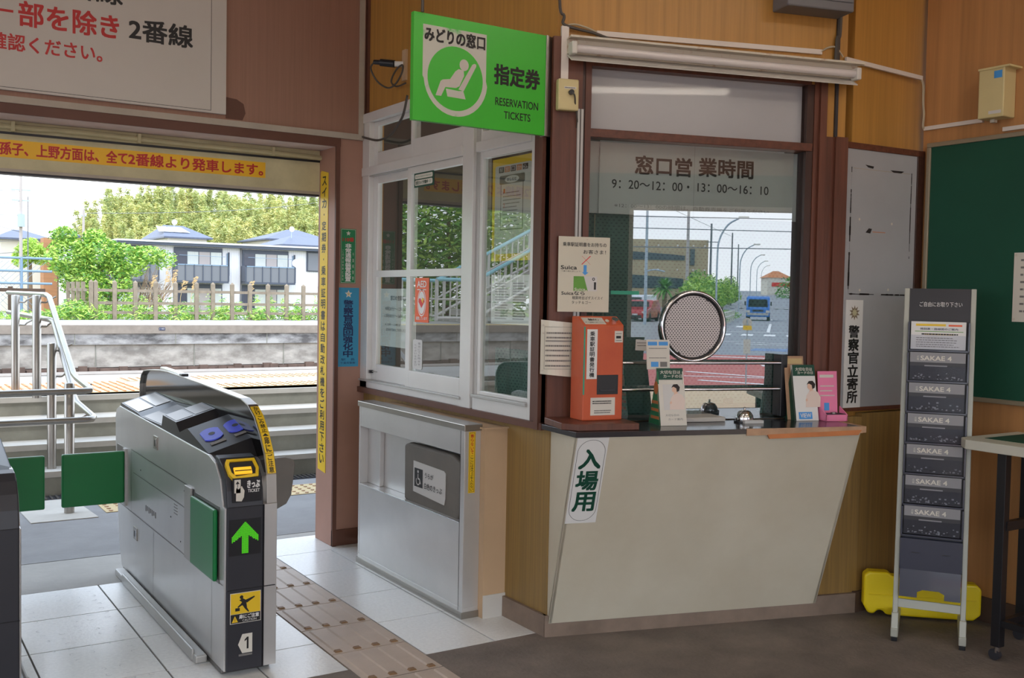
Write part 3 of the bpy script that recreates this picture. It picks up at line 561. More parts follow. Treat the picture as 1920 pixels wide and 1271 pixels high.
def ftime(q, w, h, z):
    t = q.text; z = z
    t('窓口営', w*.185, h*.565, w*.485, h*.82, z, 'ink', .028); t('業時間', w*.525, h*.585, w*.825, h*.84, z, 'ink', .028)
    t('9：20〜12：00・', w*.065, h*.355, w*.475, h*.475, z, 'ink', .01); t('13：00〜16：10', w*.52, h*.365, w*.915, h*.485, z, 'ink', .01)
    t('※12：00〜13：00の時間は、自動券売機をご利用ください', w*.08, h*.09, w*.92, h*.15, z, 'inkg')
    q.box(w*.5, w*.501, 0, h, z-.0004, z-.0002, 'inkg')
flat('opening_hours_paper', FC, .208, 1.046, 1.692, 1.984, -.058, .001, 'paperg', 'wide white paper showing opening hours behind the top of the counter glass', 'notice', fn=ftime)
flat('frosted_film', FC, .145, 1.115, 1.692, 1.98, -.066, .001, 'paperg', 'pale backing sheet behind the opening hours paper', 'sheet')
# grey notice panel on the corner wall
pn = thing('grey_notice_panel', FD, 'grey painted wall panel with chipped black outline in a dark wood frame', 'panel')
q = MB(); q.box(.0, .47, .895, 2.010, 0, .012, 'panelg'); q.box(.03, .41, 1.386, 1.942, .012, .0135, 'panelg')
rr = random.Random(11)
def chips(x0, y0, x1, y1, n, wmax):
    for i in range(n):
        t_ = rr.random(); x, y = x0+(x1-x0)*t_, y0+(y1-y0)*t_; l = .01+.05*rr.random(); a = .0015+wmax*rr.random()
        if abs(x1-x0) > abs(y1-y0): q.box(x, min(x+l, x1), y-a/2, y+a/2, .012, .0143, 'chip')
        else: q.box(x-a/2, x+a/2, y, min(y+l, y1), .012, .0143, 'chip')
chips(.030, 1.40, .030, 1.93, 26, .007); chips(.030, 1.388, .40, 1.388, 26, .006); chips(.41, 1.42, .41, 1.93, 18, .004)
q.poly([(.13, 1.935, .0143), (.16, 1.932, .0143), (.165, 1.942, .0143), (.11, 1.946, .0143)], 'chip'); q.poly([(.29, 1.925, .0143), (.34, 1.925, .0143), (.36, 1.935, .0143), (.27, 1.934, .0143)], 'chip')
q.poly([(.125, 1.655, .0143), (.155, 1.652, .0143), (.165, 1.672, .0143), (.145, 1.674, .0143)], 'chip'); q.box(.17, .25, 1.658, 1.661, .0125, .0143, 'wornor'); q.box(.04, .4, 1.925, 1.928, .0125, .0143, 'creamstrip')
for x, y in ((.085, 1.71), (.29, 1.70), (.10, 1.405), (.28, 1.41)): q.disc(x, y, .0145, .006, 'rust', 8)
q.build('notice_face', pn)
q = MB(); q.box(-.012, .0, .88, 2.035, -.01, .018, 'darkwood'); q.box(-.012, .49, 2.008, 2.035, -.01, .018, 'darkwood'); q.box(-.012, .49, .880, .897, -.03, .018, 'darkwood'); q.box(.445, .49, .88, 2.03, 0, .018, 'darkwood2'); q.build('panel_frame', pn, bevel=.002)
def fpol(q, w, h, z):
    for a in (0,): star(q, w/2, h-.055, z, .033, 'khaki', 10, .55); star(q, w/2, h-.055, z+.0004, .018, 'beam', 8, .6)
    q.vtext('警察官立寄所', w*.2, w*.8, h-.108, .03, z, 'ink', .03, .9)
flat('police_stop_sign', FD, .017, .122, .884, 1.362, .0135, .004, 'white', 'tall white plate with vertical black writing on the grey panel', 'sign', fn=fpol)
# green board
gb = thing('green_pin_board', at(FE, .035, .937), 'large dark green pin board with a metal frame on the right wall', 'board')
MB().box(.018, 1.75, .018, 1.115, .002, .016, 'board').build('board_face', gb)
q = MB(); q.box(0, 1.77, 0, .020, 0, .024, 'boardfr'); q.box(0, 1.77, 1.11, 1.13, 0, .024, 'boardfr'); q.box(0, .020, .02, 1.11, 0, .024, 'boardfr'); q.box(1.75, 1.77, .02, 1.11, 0, .024, 'boardfr'); q.build('board_frame', gb, bevel=.003)
q = MB(); q.box(0, .3, 0, .285, 0, .0015, 'offwhite'); q.lines(.03, .27, [.04+.03*k for k in range(8)], .008, .002, 'inkg', 3); 
for y in (.01, .275): q.disc(.008, y, .002, .006, 'rust', 8)
q.build('pinned_paper', mw=at(FE, .463, 1.284, .018), label='cream sheet pinned to the green board at the picture edge', cat='paper')

# ------------------------------------------------------------------ ticket gates
def gate(mw, label, mirror=False):
    root = thing('ticket_gate', mw, label, 'ticket gate', 'automatic ticket gates')
    sgn = -1 if mirror else 1
    def B_(q, name, par=root, **kw):
        if mirror:
            q.v = [Vector((-p[0], p[1], p[2])) for p in q.v]; q.f = [f[::-1] for f in q.f]
        return q.build(name, par, **kw)
    y = lambda Y: Y-3.48
    # body outline seen from the side (y, z)
    out = [(y(5.10), .02), (y(5.15), .10), (y(5.20), .32), (y(5.245), .60), (y(5.25), .725), (y(5.225), .765), (y(5.16), .786), (y(3.68), .756), (y(3.60), .738), (y(3.545), .69), (y(3.51), .60), (.005, .595), (.005, .02)]
    q = MB(); q.prism(out, 0, .012, 'steelgate', 'x'); q.prism(out, .135, .18, 'steelgate', 'x'); q.prism([(a if a > .02 else .02, b-.006) for a, b in out], .012, .135, 'steelgate', 'x'); B_(q, 'body', bevel=.003)
    q = MB()                                                     # seams and access-panel lines on the side
    for (y0, z0, y1, z1) in ((4.90,.609,3.965,.600), (4.86,.508,3.973,.506), (5.21,.318,3.50,.322), (3.965,.32,3.965,.60), (4.483,.02,4.483,.32), (3.63,.02,3.63,.32), (4.9,.32,4.9,.609)):
        d = Vector((0, y1-y0, z1-z0)).normalized(); n_ = Vector((0, -d.z, d.y))*.0014
        a, c_ = Vector((-.0012, y(y0), z0)), Vector((-.0012, y(y1), z1)); q.poly([a-n_, c_-n_, c_+n_, a+n_], 'steeldk')
    for (y0, z0, r) in ((4.2,.43,.0035), (4.05,.36,.003), (4.72,.54,.003), (4.0,.57,.003)): q.cyl((-.0015, y(y0), z0), (0, y(y0), z0), r, 'black', 8)
    for k in range(7): q.box(-.0014, 0, y(4.62-.028*k)-.008, y(4.62-.028*k)+.004, .375+(.006 if k % 2 else 0), .400, 'steeldk')
    for k in range(4): q.box(-.0014, 0, y(4.10), y(4.15), .455+k*.012, .459+k*.012, 'steeldk')
    B_(q, 'panel_seam')
    for (yy, zz) in ((4.445, .70), (4.81, .235)):
        q = MB(); q.box(-.004, .002, y(yy)-.035, y(yy)+.035, zz-.028, zz+.028, 'steelr'); q.box(-.0046, -.003, y(yy)-.024, y(yy)+.02, zz-.016, zz+.012, 'black'); q.box(-.007, -.004, y(yy)-.028, y(yy)-.018, zz-.02, zz+.02, 'chrome'); B_(q, 'lock', bevel=.001)
    q = MB(); q.box(-.010, .0, y(3.965), y(3.88), .32, .60, 'alu2'); q.box(-.003, .0, y(3.88), y(3.862), .32, .60, 'black'); q.box(-.002, 0, y(3.862), y(3.54), .318, .592, 'steeldk'); B_(q, 'door_post', bevel=.002)
    if not mirror: q = MB(); q.box(-.020, -.004, y(3.85), y(3.55), .325, .580, 'flap'); B_(q, 'folded_flap', bevel=.006)
    # black front
    fo = [(-.004, .02), (-.004, .60), (.004, .655), (.022, .702), (.055, .738), (.095, .758), (.14, .764), (.14, .60), (.06, .1), (.03, .02)]
    q = MB(); q.prism(fo, .006, .136, 'dkgrey', 'x'); B_(q, 'front_cover', bevel=.004)
    q = MB(); q.box(.006, .137, -.0052, -.003, .597, .600, 'black'); q.box(.006, .18, -.0052, 0, .306, .309, 'black'); q.box(.136, .139, -.005, 0, .02, .6, 'black'); B_(q, 'front_seam')
    # stepped reader housing on top, rising a little to the right
    pr_ = [(y(5.15), .75), (y(5.15), .800), (y(4.80), .787), (y(4.74), .778), (y(4.37), .780), (y(4.35), .826), (y(4.15), .820), (y(4.09), .786), (y(3.98), .815), (y(3.70), .757), (y(3.62), .735), (y(3.62), .70)]
    def top(name, i0, i1, m, x0=.004, x1=.166, up=.05, sub=False, par=None):
        q = MB(); k = len(pr_); vs = [(x0, a, b_) for a, b_ in pr_]+[(x1, a, b_+(up if b_ > .755 else 0)) for a, b_ in pr_]
        fs = [(i, i+1, k+i+1, k+i) for i in range(k-1)]+[tuple(range(k)), tuple(range(k, 2*k))[::-1]]
        q.add(vs, fs, m); return B_(q, name, bevel=.002)
    hs = top('reader_housing', 0, 0, 'black')
    def onslope(Y0, Y1, z0, z1, x0, x1, m, q, dz=.0015):
        s = .05/.162; vs = []
        for Y, zz in ((Y0, z0), (Y1, z1)):
            for x in (x0, x1): vs.append((x, y(Y), zz+s*(x-.004)+dz))
        q.add(vs+[(a, b_, c_-dz*.9) for a, b_, c_ in vs], [(0, 1, 3, 2), (4, 6, 7, 5), (0, 4, 5, 1), (2, 3, 7, 6), (0, 2, 6, 4), (1, 5, 7, 3)], m)
    q = MB(); onslope(4.82, 5.12, .789, .799, .012, .078, 'steelr', q); onslope(4.82, 5.12, .789, .799, .088, .155, 'steelr', q); onslope(4.17, 4.34, .8205, .8262, .012, .078, 'steeldk', q); onslope(4.17, 4.34, .8205, .8262, .088, .155, 'steeldk', q)
    onslope(4.40, 4.72, .780, .778, .012, .078, 'steeldk', q); B_(q, 'top_plate')
    for x in (.060, .150):
        q = MB(); n = 28; cyy = 3.85; s = .05/.162
        P = [(x+.040*max(-.86, min(.86, math.cos(2*math.pi*i/n)*1.1)), cyy+.058*math.sin(2*math.pi*i/n)) for i in range(n)]
        zf = lambda X_, Y_: .757+(.815-.757)*(Y_-3.70)/.28+s*(X_-.004)
        q.add([(a, y(b_), zf(a, b_)+.004) for a, b_ in P]+[(a, y(b_), zf(a, b_)) for a, b_ in P], [tuple(range(n))]+[(i, i+n, (i+1) % n+n, (i+1) % n) for i in range(n)], 'bluer')
        q.add([(x+.012*math.cos(2*math.pi*i/12), y(cyy+.014*math.sin(2*math.pi*i/12)), zf(x+.012*math.cos(2*math.pi*i/12), cyy+.014*math.sin(2*math.pi*i/12))+.0046) for i in range(12)], [tuple(range(12))], 'ink')
        B_(q, 'card_reader')
        q = MB(); onslope(3.755, 3.775, .7695+.0, .7735, x-.028, x+.028, 'inkg', q, .002); B_(q, 'reader_label')
    # ticket slot on the curved front
    T = Matrix.Translation((.069, .034, .722)) @ Matrix.Rotation(math.radians(50), 4, 'X')
    q = MB(T); 
    o_ = [(-.050, .040), (.050, .040), (.058, .0), (.050, -.034), (-.036, -.042), (-.052, -.02), (-.056, .022)]
    i_ = [(a*.82, b_*.74) for a, b_ in o_]; k = len(o_)
    q.add([(a, b_, .010) for a, b_ in o_]+[(a, b_, .012) for a, b_ in i_]+[(a, b_, -.01) for a, b_ in o_]+[(a, b_, .0) for a, b_ in i_], [(i, (i+1) % k, k+(i+1) % k, k+i) for i in range(k)]+[(i, 2*k+i, 2*k+(i+1) % k, (i+1) % k) for i in range(k)]+[(k+i, k+(i+1) % k, 3*k+(i+1) % k, 3*k+i) for i in range(k)], 'yellow')
    q.add([(a, b_, .006) for a, b_ in i_], [tuple(range(k))], 'black'); q.box(-.032, .030, -.022, .004, .006, .013, 'amber'); q.box(-.03, .028, -.012, -.009, .013, .0145, 'ink')
    if not mirror: B_(q, 'ticket_slot')
    # steel rim and dark screen of the hood
    hp = [(y(5.40), .78), (y(5.40), .87), (y(5.37), .915), (y(5.32), .938), (y(5.24), .947), (y(5.0), .962), (y(4.86), .965), (y(4.3), .955), (y(3.783), .941), (y(3.70), .925), (y(3.63), .890), (y(3.57), .835), (y(3.52), .77), (y(3.492), .70), (y(3.484), .60)]
    q = MB(); q.prism([(y(5.40), .70)]+hp[:-1]+[(y(3.55), .70)], .164, .174, 'smoke', 'x'); B_(q, 'hood_screen')
    q = MB(); k = len(hp); vs = []
    cxm = (y(4.4), .75)
    for i, (a, b_) in enumerate(hp):
        a0, b0 = hp[max(i-1, 0)]; a1, b1 = hp[min(i+1, k-1)]; d = Vector((a1-a0, b1-b0)).normalized(); n_ = Vector((d.y, -d.x))
        for x, o2 in ((.148, 0), (.186, 0), (.186, .006), (.148, .006)): vs.append((x, a+n_.x*o2, b_+n_.y*o2))
    fs = []
    for i in range(k-1):
        for j in range(4): fs.append((4*i+j, 4*i+(j+1) % 4, 4*i+4+(j+1) % 4, 4*i+4+j))
    fs += [(3, 2, 1, 0), tuple(4*(k-1)+j for j in range(4))]
    q.add(vs, fs, 'steelr'); q.box(.139, .186, -.002, .06, .02, .60, 'steelgate'); B_(q, 'hood_rim', bevel=.0015)
    q = MB(); q.prism([(y(5.02), .964), (y(5.0), .982), (y(4.68), .976), (y(4.62), .966)], .152, .182, 'chrome', 'x'); q.box(.151, .183, y(4.66), y(4.62), .964, .976, 'black'); B_(q, 'indicator_lamp', bevel=.003)
    if not mirror:
        # writing on the front
        F_ = fr((0, -.0045, 0), (1, 0, 0), (0, -1, 0))
        q = MB(F_); q.box(.013, .126, .428, .555, 0, .001, 'black')
        for r in range(26):                                       # LED dot arrow
            for c_ in range(26):
                u, v = (c_+.5)/26, (r+.5)/26; du = abs(u-.5)
                if (du < .13 and v < .62) or (v > .35 and v < .97-du*.98 and v > .62-du*.62 and du < .46): q.box(.018+u*.103-.0016, .018+u*.103+.0016, .434+v*.115-.0018, .434+v*.115+.0018, .001, .0014, 'led')
        q.build('arrow_display', root)
        q = MB(F_); q.box(.018, .128, .188, .296, 0, .001, 'offwhite'); q.box(.020, .126, .222, .294, .001, .0014, 'yellow'); q.box(.020, .126, .190, .221, .001, .0014, 'ink')
        q.disc(.058, .280, .0016, .0065, 'ink', 16); q.poly([(.050, .270, .0016), (.062, .276, .0016), (.078, .266, .0016), (.074, .252, .0016), (.058, .250, .0016), (.046, .243, .0016), (.044, .247, .0016), (.056, .257, .0016), (.060, .262, .0016)][::-1], 'ink')
        q.poly([(.070, .268, .0017), (.104, .279, .0017), (.106, .275, .0017), (.078, .258, .0017)][::-1], 'ink'); q.poly([(.060, .254, .0017), (.076, .256, .0017), (.078, .240, .0017), (.086, .226, .0017), (.082, .225, .0017), (.070, .238, .0017)][::-1], 'ink'); q.box(.036, .052, .232, .243, .0015, .0018, 'ink')
        q.poly([(.024, .193, .0016), (.046, .193, .0016), (.035, .216, .0016)], 'yellow'); q.box(.0343, .0357, .199, .208, .0017, .002, 'ink'); q.box(.0343, .0357, .1955, .1975, .0017, .002, 'ink')
        q.text('扉にご注意', .050, .204, .121, .218, .0016, 'white', .03); q.text('CAUTION', .062, .193, .112, .201, .0016, 'white'); q.build('warning_label', root)
        q = MB(F_); q.poly([(.047, .112, .001), (.062, .080, .001), (.098, .080, .001), (.098, .148, .001), (.062, .148, .001)], 'offwhite'); q.box(.078, .0845, .094, .136, .001, .0014, 'ink'); q.poly([(.0785, .136, .0014), (.070, .127, .0014), (.070, .121, .0014), (.0785, .127, .0014)][::-1], 'ink'); q.box(.050, .098, .070, .077, 0, .001, 'inkg'); q.build('number_label', root)
        q = MB(F_); q.box(.024, .128, .615, .70, -.004, .0005, 'black'); 
        q.box(.030, .052, .648, .695, .0005, .001, 'offwhite'); q.poly([(.041, .690, .0013), (.048, .680, .0013), (.034, .680, .0013)][::-1], 'ink'); q.box(.040, .042, .668, .682, .0011, .0013, 'ink'); q.poly([(.036, .620, .001), (.036, .662, .001), (.040, .668, .001), (.044, .66, .001), (.056, .672, .001), (.066, .655, .001), (.064, .632, .001), (.056, .618, .001)][::-1], 'offwhite')
        q.text('きっぷ', .076, .664, .120, .690, .001, 'white', .04); q.text('TICKET', .078, .648, .120, .659, .001, 'white', .02); q.build('ticket_label', root)
        # yellow stickers following the curve of the rim
        def rimlab(i0, i1, txt, f0=0., f1=1., tri=False):
            a0 = Vector((0, *hp[i0])); a1 = Vector((0, *hp[i1])); p0 = a0.lerp(a1, f0); p1 = a0.lerp(a1, f1); d = (p0-p1).normalized(); X_ = Vector((1, 0, 0)); N_ = X_.cross(d)
            T = Matrix(((X_.x, d.x, N_.x, .150), (X_.y, d.y, N_.y, p1.y), (X_.z, d.z, N_.z, p1.z), (0, 0, 0, 1))); h_ = (p0-p1).length
            q = MB(T); q.box(.003, .033, 0, h_, .004, .0100, 'yellow')
            if tri: q.poly([(.006, h_*.84, .0104), (.030, h_*.84, .0104), (.018, h_*.98, .0104)], 'ink')
            q.vtext(txt, .009, .027, h_*(.82 if tri else .97), h_*.02, .0104, 'ink', .02, .9); q.build('caution_sticker', root)
        rimlab(9, 10, 'かけ', f0=.25); rimlab(10, 11, 'こみ禁止'); rimlab(11, 12, '扉に', tri=True); rimlab(12, 13, 'ご注意', f1=.95)
        # worn grey flap on the far passage side
        q = MB(); q.prism([(.17, .345), (.17, .585), (.45, .588), (.585, .592), (.625, .580), (.636, .555), (.618, .415), (.595, .375), (.53, .345)], y(4.48), y(4.50), 'flapg', 'y'); q.build('side_flap', root, bevel=.006)
    # green flap across the passage
    q = MB(); q.box(-.285, -.012, y(4.99), y(5.015), .345, .590, 'flap'); B_(q, 'door_flap', bevel=.007)
    q = MB(); q.box(-.012, .002, y(4.985), y(5.03), .33, .60, 'alu2'); q.box(-.003, .0, y(5.03), y(5.2), .33, .60, 'steeldk'); B_(q, 'flap_hinge', bevel=.002)
    q = MB(); q.box(-.048, -.006, y(5.02), y(3.66), 0, .030, 'alu2'); q.box(-.052, -.040, y(4.86), y(3.70), .0, .045, 'alu2'); q.box(0, .18, y(5.08), y(3.52), 0, .021, 'steeldk'); B_(q, 'floor_rail', bevel=.006)
    return root
gate(place(1.075, 3.48), 'steel ticket gate with blue card readers, green arrow and number one on its front')
gate(place(.434, 3.48), 'steel and black ticket gate cut off at the left picture edge', True)

# ------------------------------------------------------------------ steel wheelchair-ticket box under the window
F_ = fr((2.122, 4.69, 0), (0, -1, 0), (-1, 0, 0)); bx = thing('side_gate_housing', F_, 'low brushed steel box with an open slot and a grey pad under the office window', 'gate housing')
q = MB(); q.box(0, 1.052, 0, .045, -.078, 0, 'steelgate'); q.box(0, .012, .045, .79, -.078, 0, 'steelgate'); q.box(1.018, 1.052, .045, .79, -.078, 0, 'steelgate'); q.box(.012, 1.018, .045, .402, -.078, -.002, 'steelgate'); q.box(.012, 1.018, .688, .79, -.078, -.002, 'steelgate'); q.box(.012, 1.018, .402, .688, -.078, -.070, 'steelgate')
q.box(.012, .15, .402, .688, -.07, -.045, 'steelgate'); q.build('body', bx, bevel=.002)
MB().box(-.008, 1.060, .788, .815, -.082, .006, 'steelr').build('top_cap', bx, bevel=.003)
q = MB(); q.box(-.004, 1.056, 0, .028, -.08, .006, 'steelr'); q.box(1.018, 1.0205, .03, .788, 0, .0008, 'black'); q.box(.012, 1.018, .399, .403, -.003, .002, 'chrome'); q.build('base_trim', bx, bevel=.001)
q = MB(); q.prism([(.462, .400), (.458, .655), (.50, .668), (.90, .668), (1.00, .64), (1.01, .44), (.93, .372), (.86, .362)], -.062, -.022, 'padg'); pad = q.build('padded_flap', bx, bevel=.012, seg=3)
q = MB(); q.prism([(0, .002), (.29, -.012), (.298, .02), (.30, .128), (.285, .136), (0, .142)], 0, .003, 'paperg'); q.box(.012, .092, .028, .112, .003, .0036, 'ink')
q.disc(.048, .098, .004, .007, 'paperg', 12); q.ring(.048, .056, .004, .015, .020, 'paperg', 20, 150, 380); q.poly([(.045, .088, .0041), (.051, .088, .0041), (.051, .070, .0041), (.066, .068, .0041), (.076, .046, .0041), (.070, .043, .0041), (.061, .062, .0041), (.045, .064, .0041)][::-1], 'paperg')
q.text('うらが', .112, .080, .192, .104, .0038, 'ink', .01); q.text('白色のきっぷ', .108, .030, .272, .058, .0038, 'ink', .01); q.build('pad_label', pad, mw=Matrix.Translation((.56, .452, -.0215)))
q = MB(fr((2.122, 3.638, 0), (1, 0, 0), (0, -1, 0))); q.box(.020, .052, .528, .784, 0, .0008, 'yellow'); q.frame(.023, .049, .532, .780, .001, .0015, 'ink'); q.vtext('触らないで', .029, .043, .776, .69, .0014, 'red', .02); q.vtext('ここにはきっぷを入れない', .029, .043, .685, .536, .0014, 'ink', .01); o = q.build('yellow_label', None)
o.parent = bx; o.matrix_parent_inverse = F_.inverted()

# ------------------------------------------------------------------ ticket counter
ct = thing('ticket_counter', FC, 'cream ticket counter with a slanted front and a dark worn top', 'counter')
q = MB()
s0, s1, zb, zt, nb, ntp = .005, 1.215, .055, .836, .020, .298
q.add([(s0, zb, nb), (s1, zb, nb), (s1, zt, ntp), (s0, zt, ntp), (s0, zb, nb-.02), (s1, zb, nb-.02), (s1, zt, ntp-.02), (s0, zt, ntp-.02)], [(0, 1, 2, 3), (7, 6, 5, 4), (0, 4, 5, 1), (1, 5, 6, 2), (2, 6, 7, 3), (3, 7, 4, 0)], 'cream'); q.build('front_panel', ct, bevel=.0015)
for s in (s0, s1-.012):
    q = MB(); q.add([(s, zb, 0), (s, zb, nb), (s, zt, ntp), (s, zt, 0), (s+.012, zb, 0), (s+.012, zb, nb), (s+.012, zt, ntp), (s+.012, zt, 0)], [(0, 1, 2, 3), (7, 6, 5, 4), (0, 4, 5, 1), (1, 5, 6, 2), (2, 6, 7, 3), (3, 7, 4, 0)], 'cream'); q.build('side_panel', ct)
q = MB(); q.prism([(-.02, .0), (1.235, .0), (1.235, .24), (1.215, .302), (0.0, .302), (-.05, .05), (-.045, .03), (-.02, .02)], -.855, -.835, 'counter', 'z')
q.v = [Vector((p.x, -p.z, p.y)) for p in q.v]; q.f = [f[::-1] for f in q.f]; q.f = [f[::-1] for f in q.f]
q.build('counter_top', ct, bevel=.001)
q = MB(); q.box(.70, 1.220, .829, .856, .302, .3045, 'wornedge'); q.add([(.80, .815, .306), (1.20, .822, .306), (1.215, .842, .306), (.79, .832, .306), (.80, .815, .300), (1.20, .822, .300), (1.215, .842, .300), (.79, .832, .300)], [(0, 1, 2, 3), (7, 6, 5, 4), (0, 4, 5, 1), (1, 5, 6, 2), (2, 6, 7, 3), (3, 7, 4, 0)], 'wornor'); q.box(1.216, 1.238, .830, .8555, .05, .302, 'wornedge')
q.build('worn_edge', ct)
# vertical sign on the slanted front
al = math.atan2(ntp-nb, zt-zb)
Tm = FC @ Matrix.Translation((0, zb, nb)) @ Matrix.Rotation(al, 4, 'X')
q = MB(); q.box(0, .125, 0, .365, .0, .0015, 'white'); n_ = rrect(.007, .118, .010, .357, .054, 10); k = len(n_)
inn = rrect(.0085, .1165, .0115, .3555, .0525, 10); q.add([(a, b_, .0021) for a, b_ in n_]+[(a, b_, .0021) for a, b_ in inn], [(i, (i+1) % k, k+(i+1) % k, k+i) for i in range(k)], 'ink')
q.vtext('入場用', .020, .105, .322, .048, .0024, 'dgreen', .03, .88)
q.build('entry_ticket_sign', mw=Tm @ Matrix.Translation((.008, .462, .0005)), label='white rounded vertical plate with three dark green characters on the counter front', cat='sign')
def fblank(q, w, h, z): q.poly([(0, 0, z), (w, 0, z), (w*.96, h, z), (0, h, z)], 'beam')

CZ = .8556
def onc(s, n, rz=0, z=CZ):
    p = K+DC*s+NC*n; return place(p.x, p.y, z, math.degrees(aC)+rz)   # local x along the counter, y into the wall, z up
# orange certificate dispenser on its wooden block
q = MB(); q.prism([(-.055, .135), (-.050, -.055), (0, -.10), (.245, -.10), (.245, .135)], 0, .025, 'darkwood'); 
wb = q.build('wooden_block', mw=onc(.02, .17), label='dark wooden block under the orange machine on the counter', cat='block', bevel=.002)
od = thing('certificate_dispenser', onc(.070, .175, 7, CZ+.025), 'orange metal station certificate machine on a wooden block at the counter end', 'ticket machine')
q = MB(); q.prism([(0, 0), (0, .366), (.055, .398), (.105, .398), (.105, 0)], 0, .173, 'orange', 'x'); q.build('body', od, bevel=.004)
q = MB(); q.box(.060, .152, -.0015, .004, .100, .175, 'black'); q.box(.072, .140, -.004, .0, .112, .120, 'dkgrey'); q.build('ticket_slot', od, bevel=.001)
FO = fr((0, 0, 0), (1, 0, 0), (0, -1, 0)); q = MB(FO)
q.box(.014, .058, .160, .350, .0, .0012, 'white'); q.vtext('乗車駅証明書発行機', .026, .046, .343, .166, .0018, 'ink', .02, .86)
q.box(.034, .140, .020, .088, 0, .0012, 'offwhite'); q.lines(.042, .132, [.072, .064], .004, .0016, 'ink', 2, .1); q.lines(.05, .125, [.036, .028], .004, .0016, 'inkg', 3, .1); q.box(.133, .168, .300, .344, 0, .0012, 'offwhite'); q.box(.139, .160, .315, .325, .0012, .0016, 'ink'); q.lines(.137, .165, [.332, .306], .003, .0016, 'inkg', 5, .1)
q.box(.0, .006, .10, .36, .0, .001, 'teal'); q.build('front_label', od)
q = MB(Matrix.Translation((0, 0, .366)) @ Matrix.Rotation(math.atan2(.032, .055), 4, 'X')); q.box(.008, .098, .006, .052, 0, .0015, 'offwhite'); q.text('発券ボタン', .032, .028, .078, .044, .002, 'ink', .02); q.text('押して証明書をお取りください', .012, .012, .094, .021, .002, 'ink'); q.build('top_label', od)
q = MB(Matrix.Translation((0, 0, .366)) @ Matrix.Rotation(math.atan2(.032, .055), 4, 'X')); q.cyl((.145, .030, 0), (.145, .030, .010), .014, 'chrome', 20); q.cyl((.112, .030, 0), (.112, .030, .003), .008, 'rust', 12); q.build('issue_button', od, smooth=True)
# leaflet stands
def printed_woman(q, x0, z0, s, z):
    """the small printed photo on a leaflet: a dark-haired woman in a pale blouse"""
    P = lambda pts, m, dz=0: q.poly([(x0+a*s, z0+b_*s, z+dz) for a, b_ in pts], m)
    P([(.25, 0), (.85, 0), (.90, .35), (.80, .55), (.62, .62), (.45, .58), (.32, .42), (.28, .2)], 'blouse'); P([(.45, .56), (.62, .62), (.60, .70), (.50, .70)], 'skin', .0003)
    P([(.38, .72), (.44, .64), (.54, .64), (.58, .76), (.52, .90), (.42, .88)], 'skin', .0006); P([(.36, .82), (.46, .95), (.62, .96), (.72, .84), (.68, .70), (.58, .66), (.57, .80), (.46, .86)], 'hairp', .0009); P([(.27, .2), (.36, .24), (.33, .33), (.27, .28)], 'skin', .0009)
def leaflet_rack(mw, label, w=.125, h=.225, tilt=12, view=False, grp=None):
    r = thing('leaflet_stand', mw, label, 'leaflet stand', grp)
    T = Matrix.Rotation(math.radians(-tilt), 4, 'X')
    d = .115
    q = MB(); q.prism([(0, 0), (d, 0), (.055, h*.84), (.0+h*.20, h*.92)], 0, .004, 'greenst' if not view else 'dgreen', 'x'); q.prism([(0, 0), (d, 0), (.055, h*.84), (.0+h*.20, h*.92)], w-.004, w, 'offwhite', 'x'); q.build('side_card', r)
    if not view:
        q = MB(fr((0, 0, 0), (0, -1, 0), (-1, 0, 0)))
        for v in (.022, .052, .082): q.box(-.095+v*.1, -.012-v*.2, v, v+.012, .0, .001, 'wornor')
        q.disc(-.05, .145, .001, .020, 'wornor', 16, ry=.026); q.build('side_print', r)
    F1 = T @ fr((0, 0, 0), (1, 0, 0), (0, -1, 0)); q = MB(F1)
    q.box(0, w, 0, h, -.012, -.006, 'offwhite'); q.box(.0, w, .0, h*.72, -.001, .002, 'offwhite') if not view else q.box(0, w, 0, h, -.002, .002, 'white')
    hd = 'dgreen'; z = .003
    if view:
        q.box(0, w, h*.80, h, .002, z, hd); q.text('大切な日は', w*.12, h*.89, w*.88, h*.95, z+.001, 'offwhite', .02); q.text('カードの日', w*.2, h*.83, w*.9, h*.88, z+.001, 'offwhite', .02)
        printed_woman(q, w*.18, h*.24, .115, z+.0005); q.box(w*.12, w*.72, h*.03, h*.155, .002, z, 'bluel'); q.text('VIEW', w*.18, h*.055, w*.66, h*.13, z+.001, 'white', .02)
    else:
        q.box(.0, w, h*.80, h, -.006, -.004, hd); q.text('大切な日は', w*.12, h*.90, w*.9, h*.96, -.003, 'offwhite', .02); q.text('カードの日', w*.24, h*.83, w*.95, h*.885, -.003, 'offwhite', .02)
        q.box(w*.16, w*.80, h*.27, h*.715, .002, .0024, 'paperg'); printed_woman(q, w*.14, h*.275, .105, .003); q.text('大切な日の', w*.2, h*.16, w*.72, h*.20, .0026, 'inkg'); q.text('カード案内', w*.3, h*.09, w*.85, h*.13, .0026, 'inkg')
    q.build('front_leaflet', r); return r
leaflet_rack(onc(.398, .172, 0), 'white and green leaflet stand with a printed woman beside the orange machine', .112, .228, 12)
q = MB(Matrix.Rotation(math.radians(-6), 4, 'X') @ fr((0, 0, 0), (1, 0, 0), (0, -1, 0))); q.box(0, .100, 0, .118, 0, .0015, 'offwhite'); q.box(.006, .046, .095, .110, .0015, .002, 'bluel'); q.box(.053, .093, .095, .110, .0015, .002, 'bluel'); q.box(.018, .050, .010, .030, .0015, .002, 'bluel'); q.lines(.01, .09, [.082, .044], .003, .002, 'inkg', 3, .1); q.box(.058, .088, .010, .030, .0015, .002, 'inkg')
q.build('postcard_sheet', mw=onc(.372, .085, 0, CZ+.215), label='small pale card with blue squares standing above the left leaflet stand', cat='card')
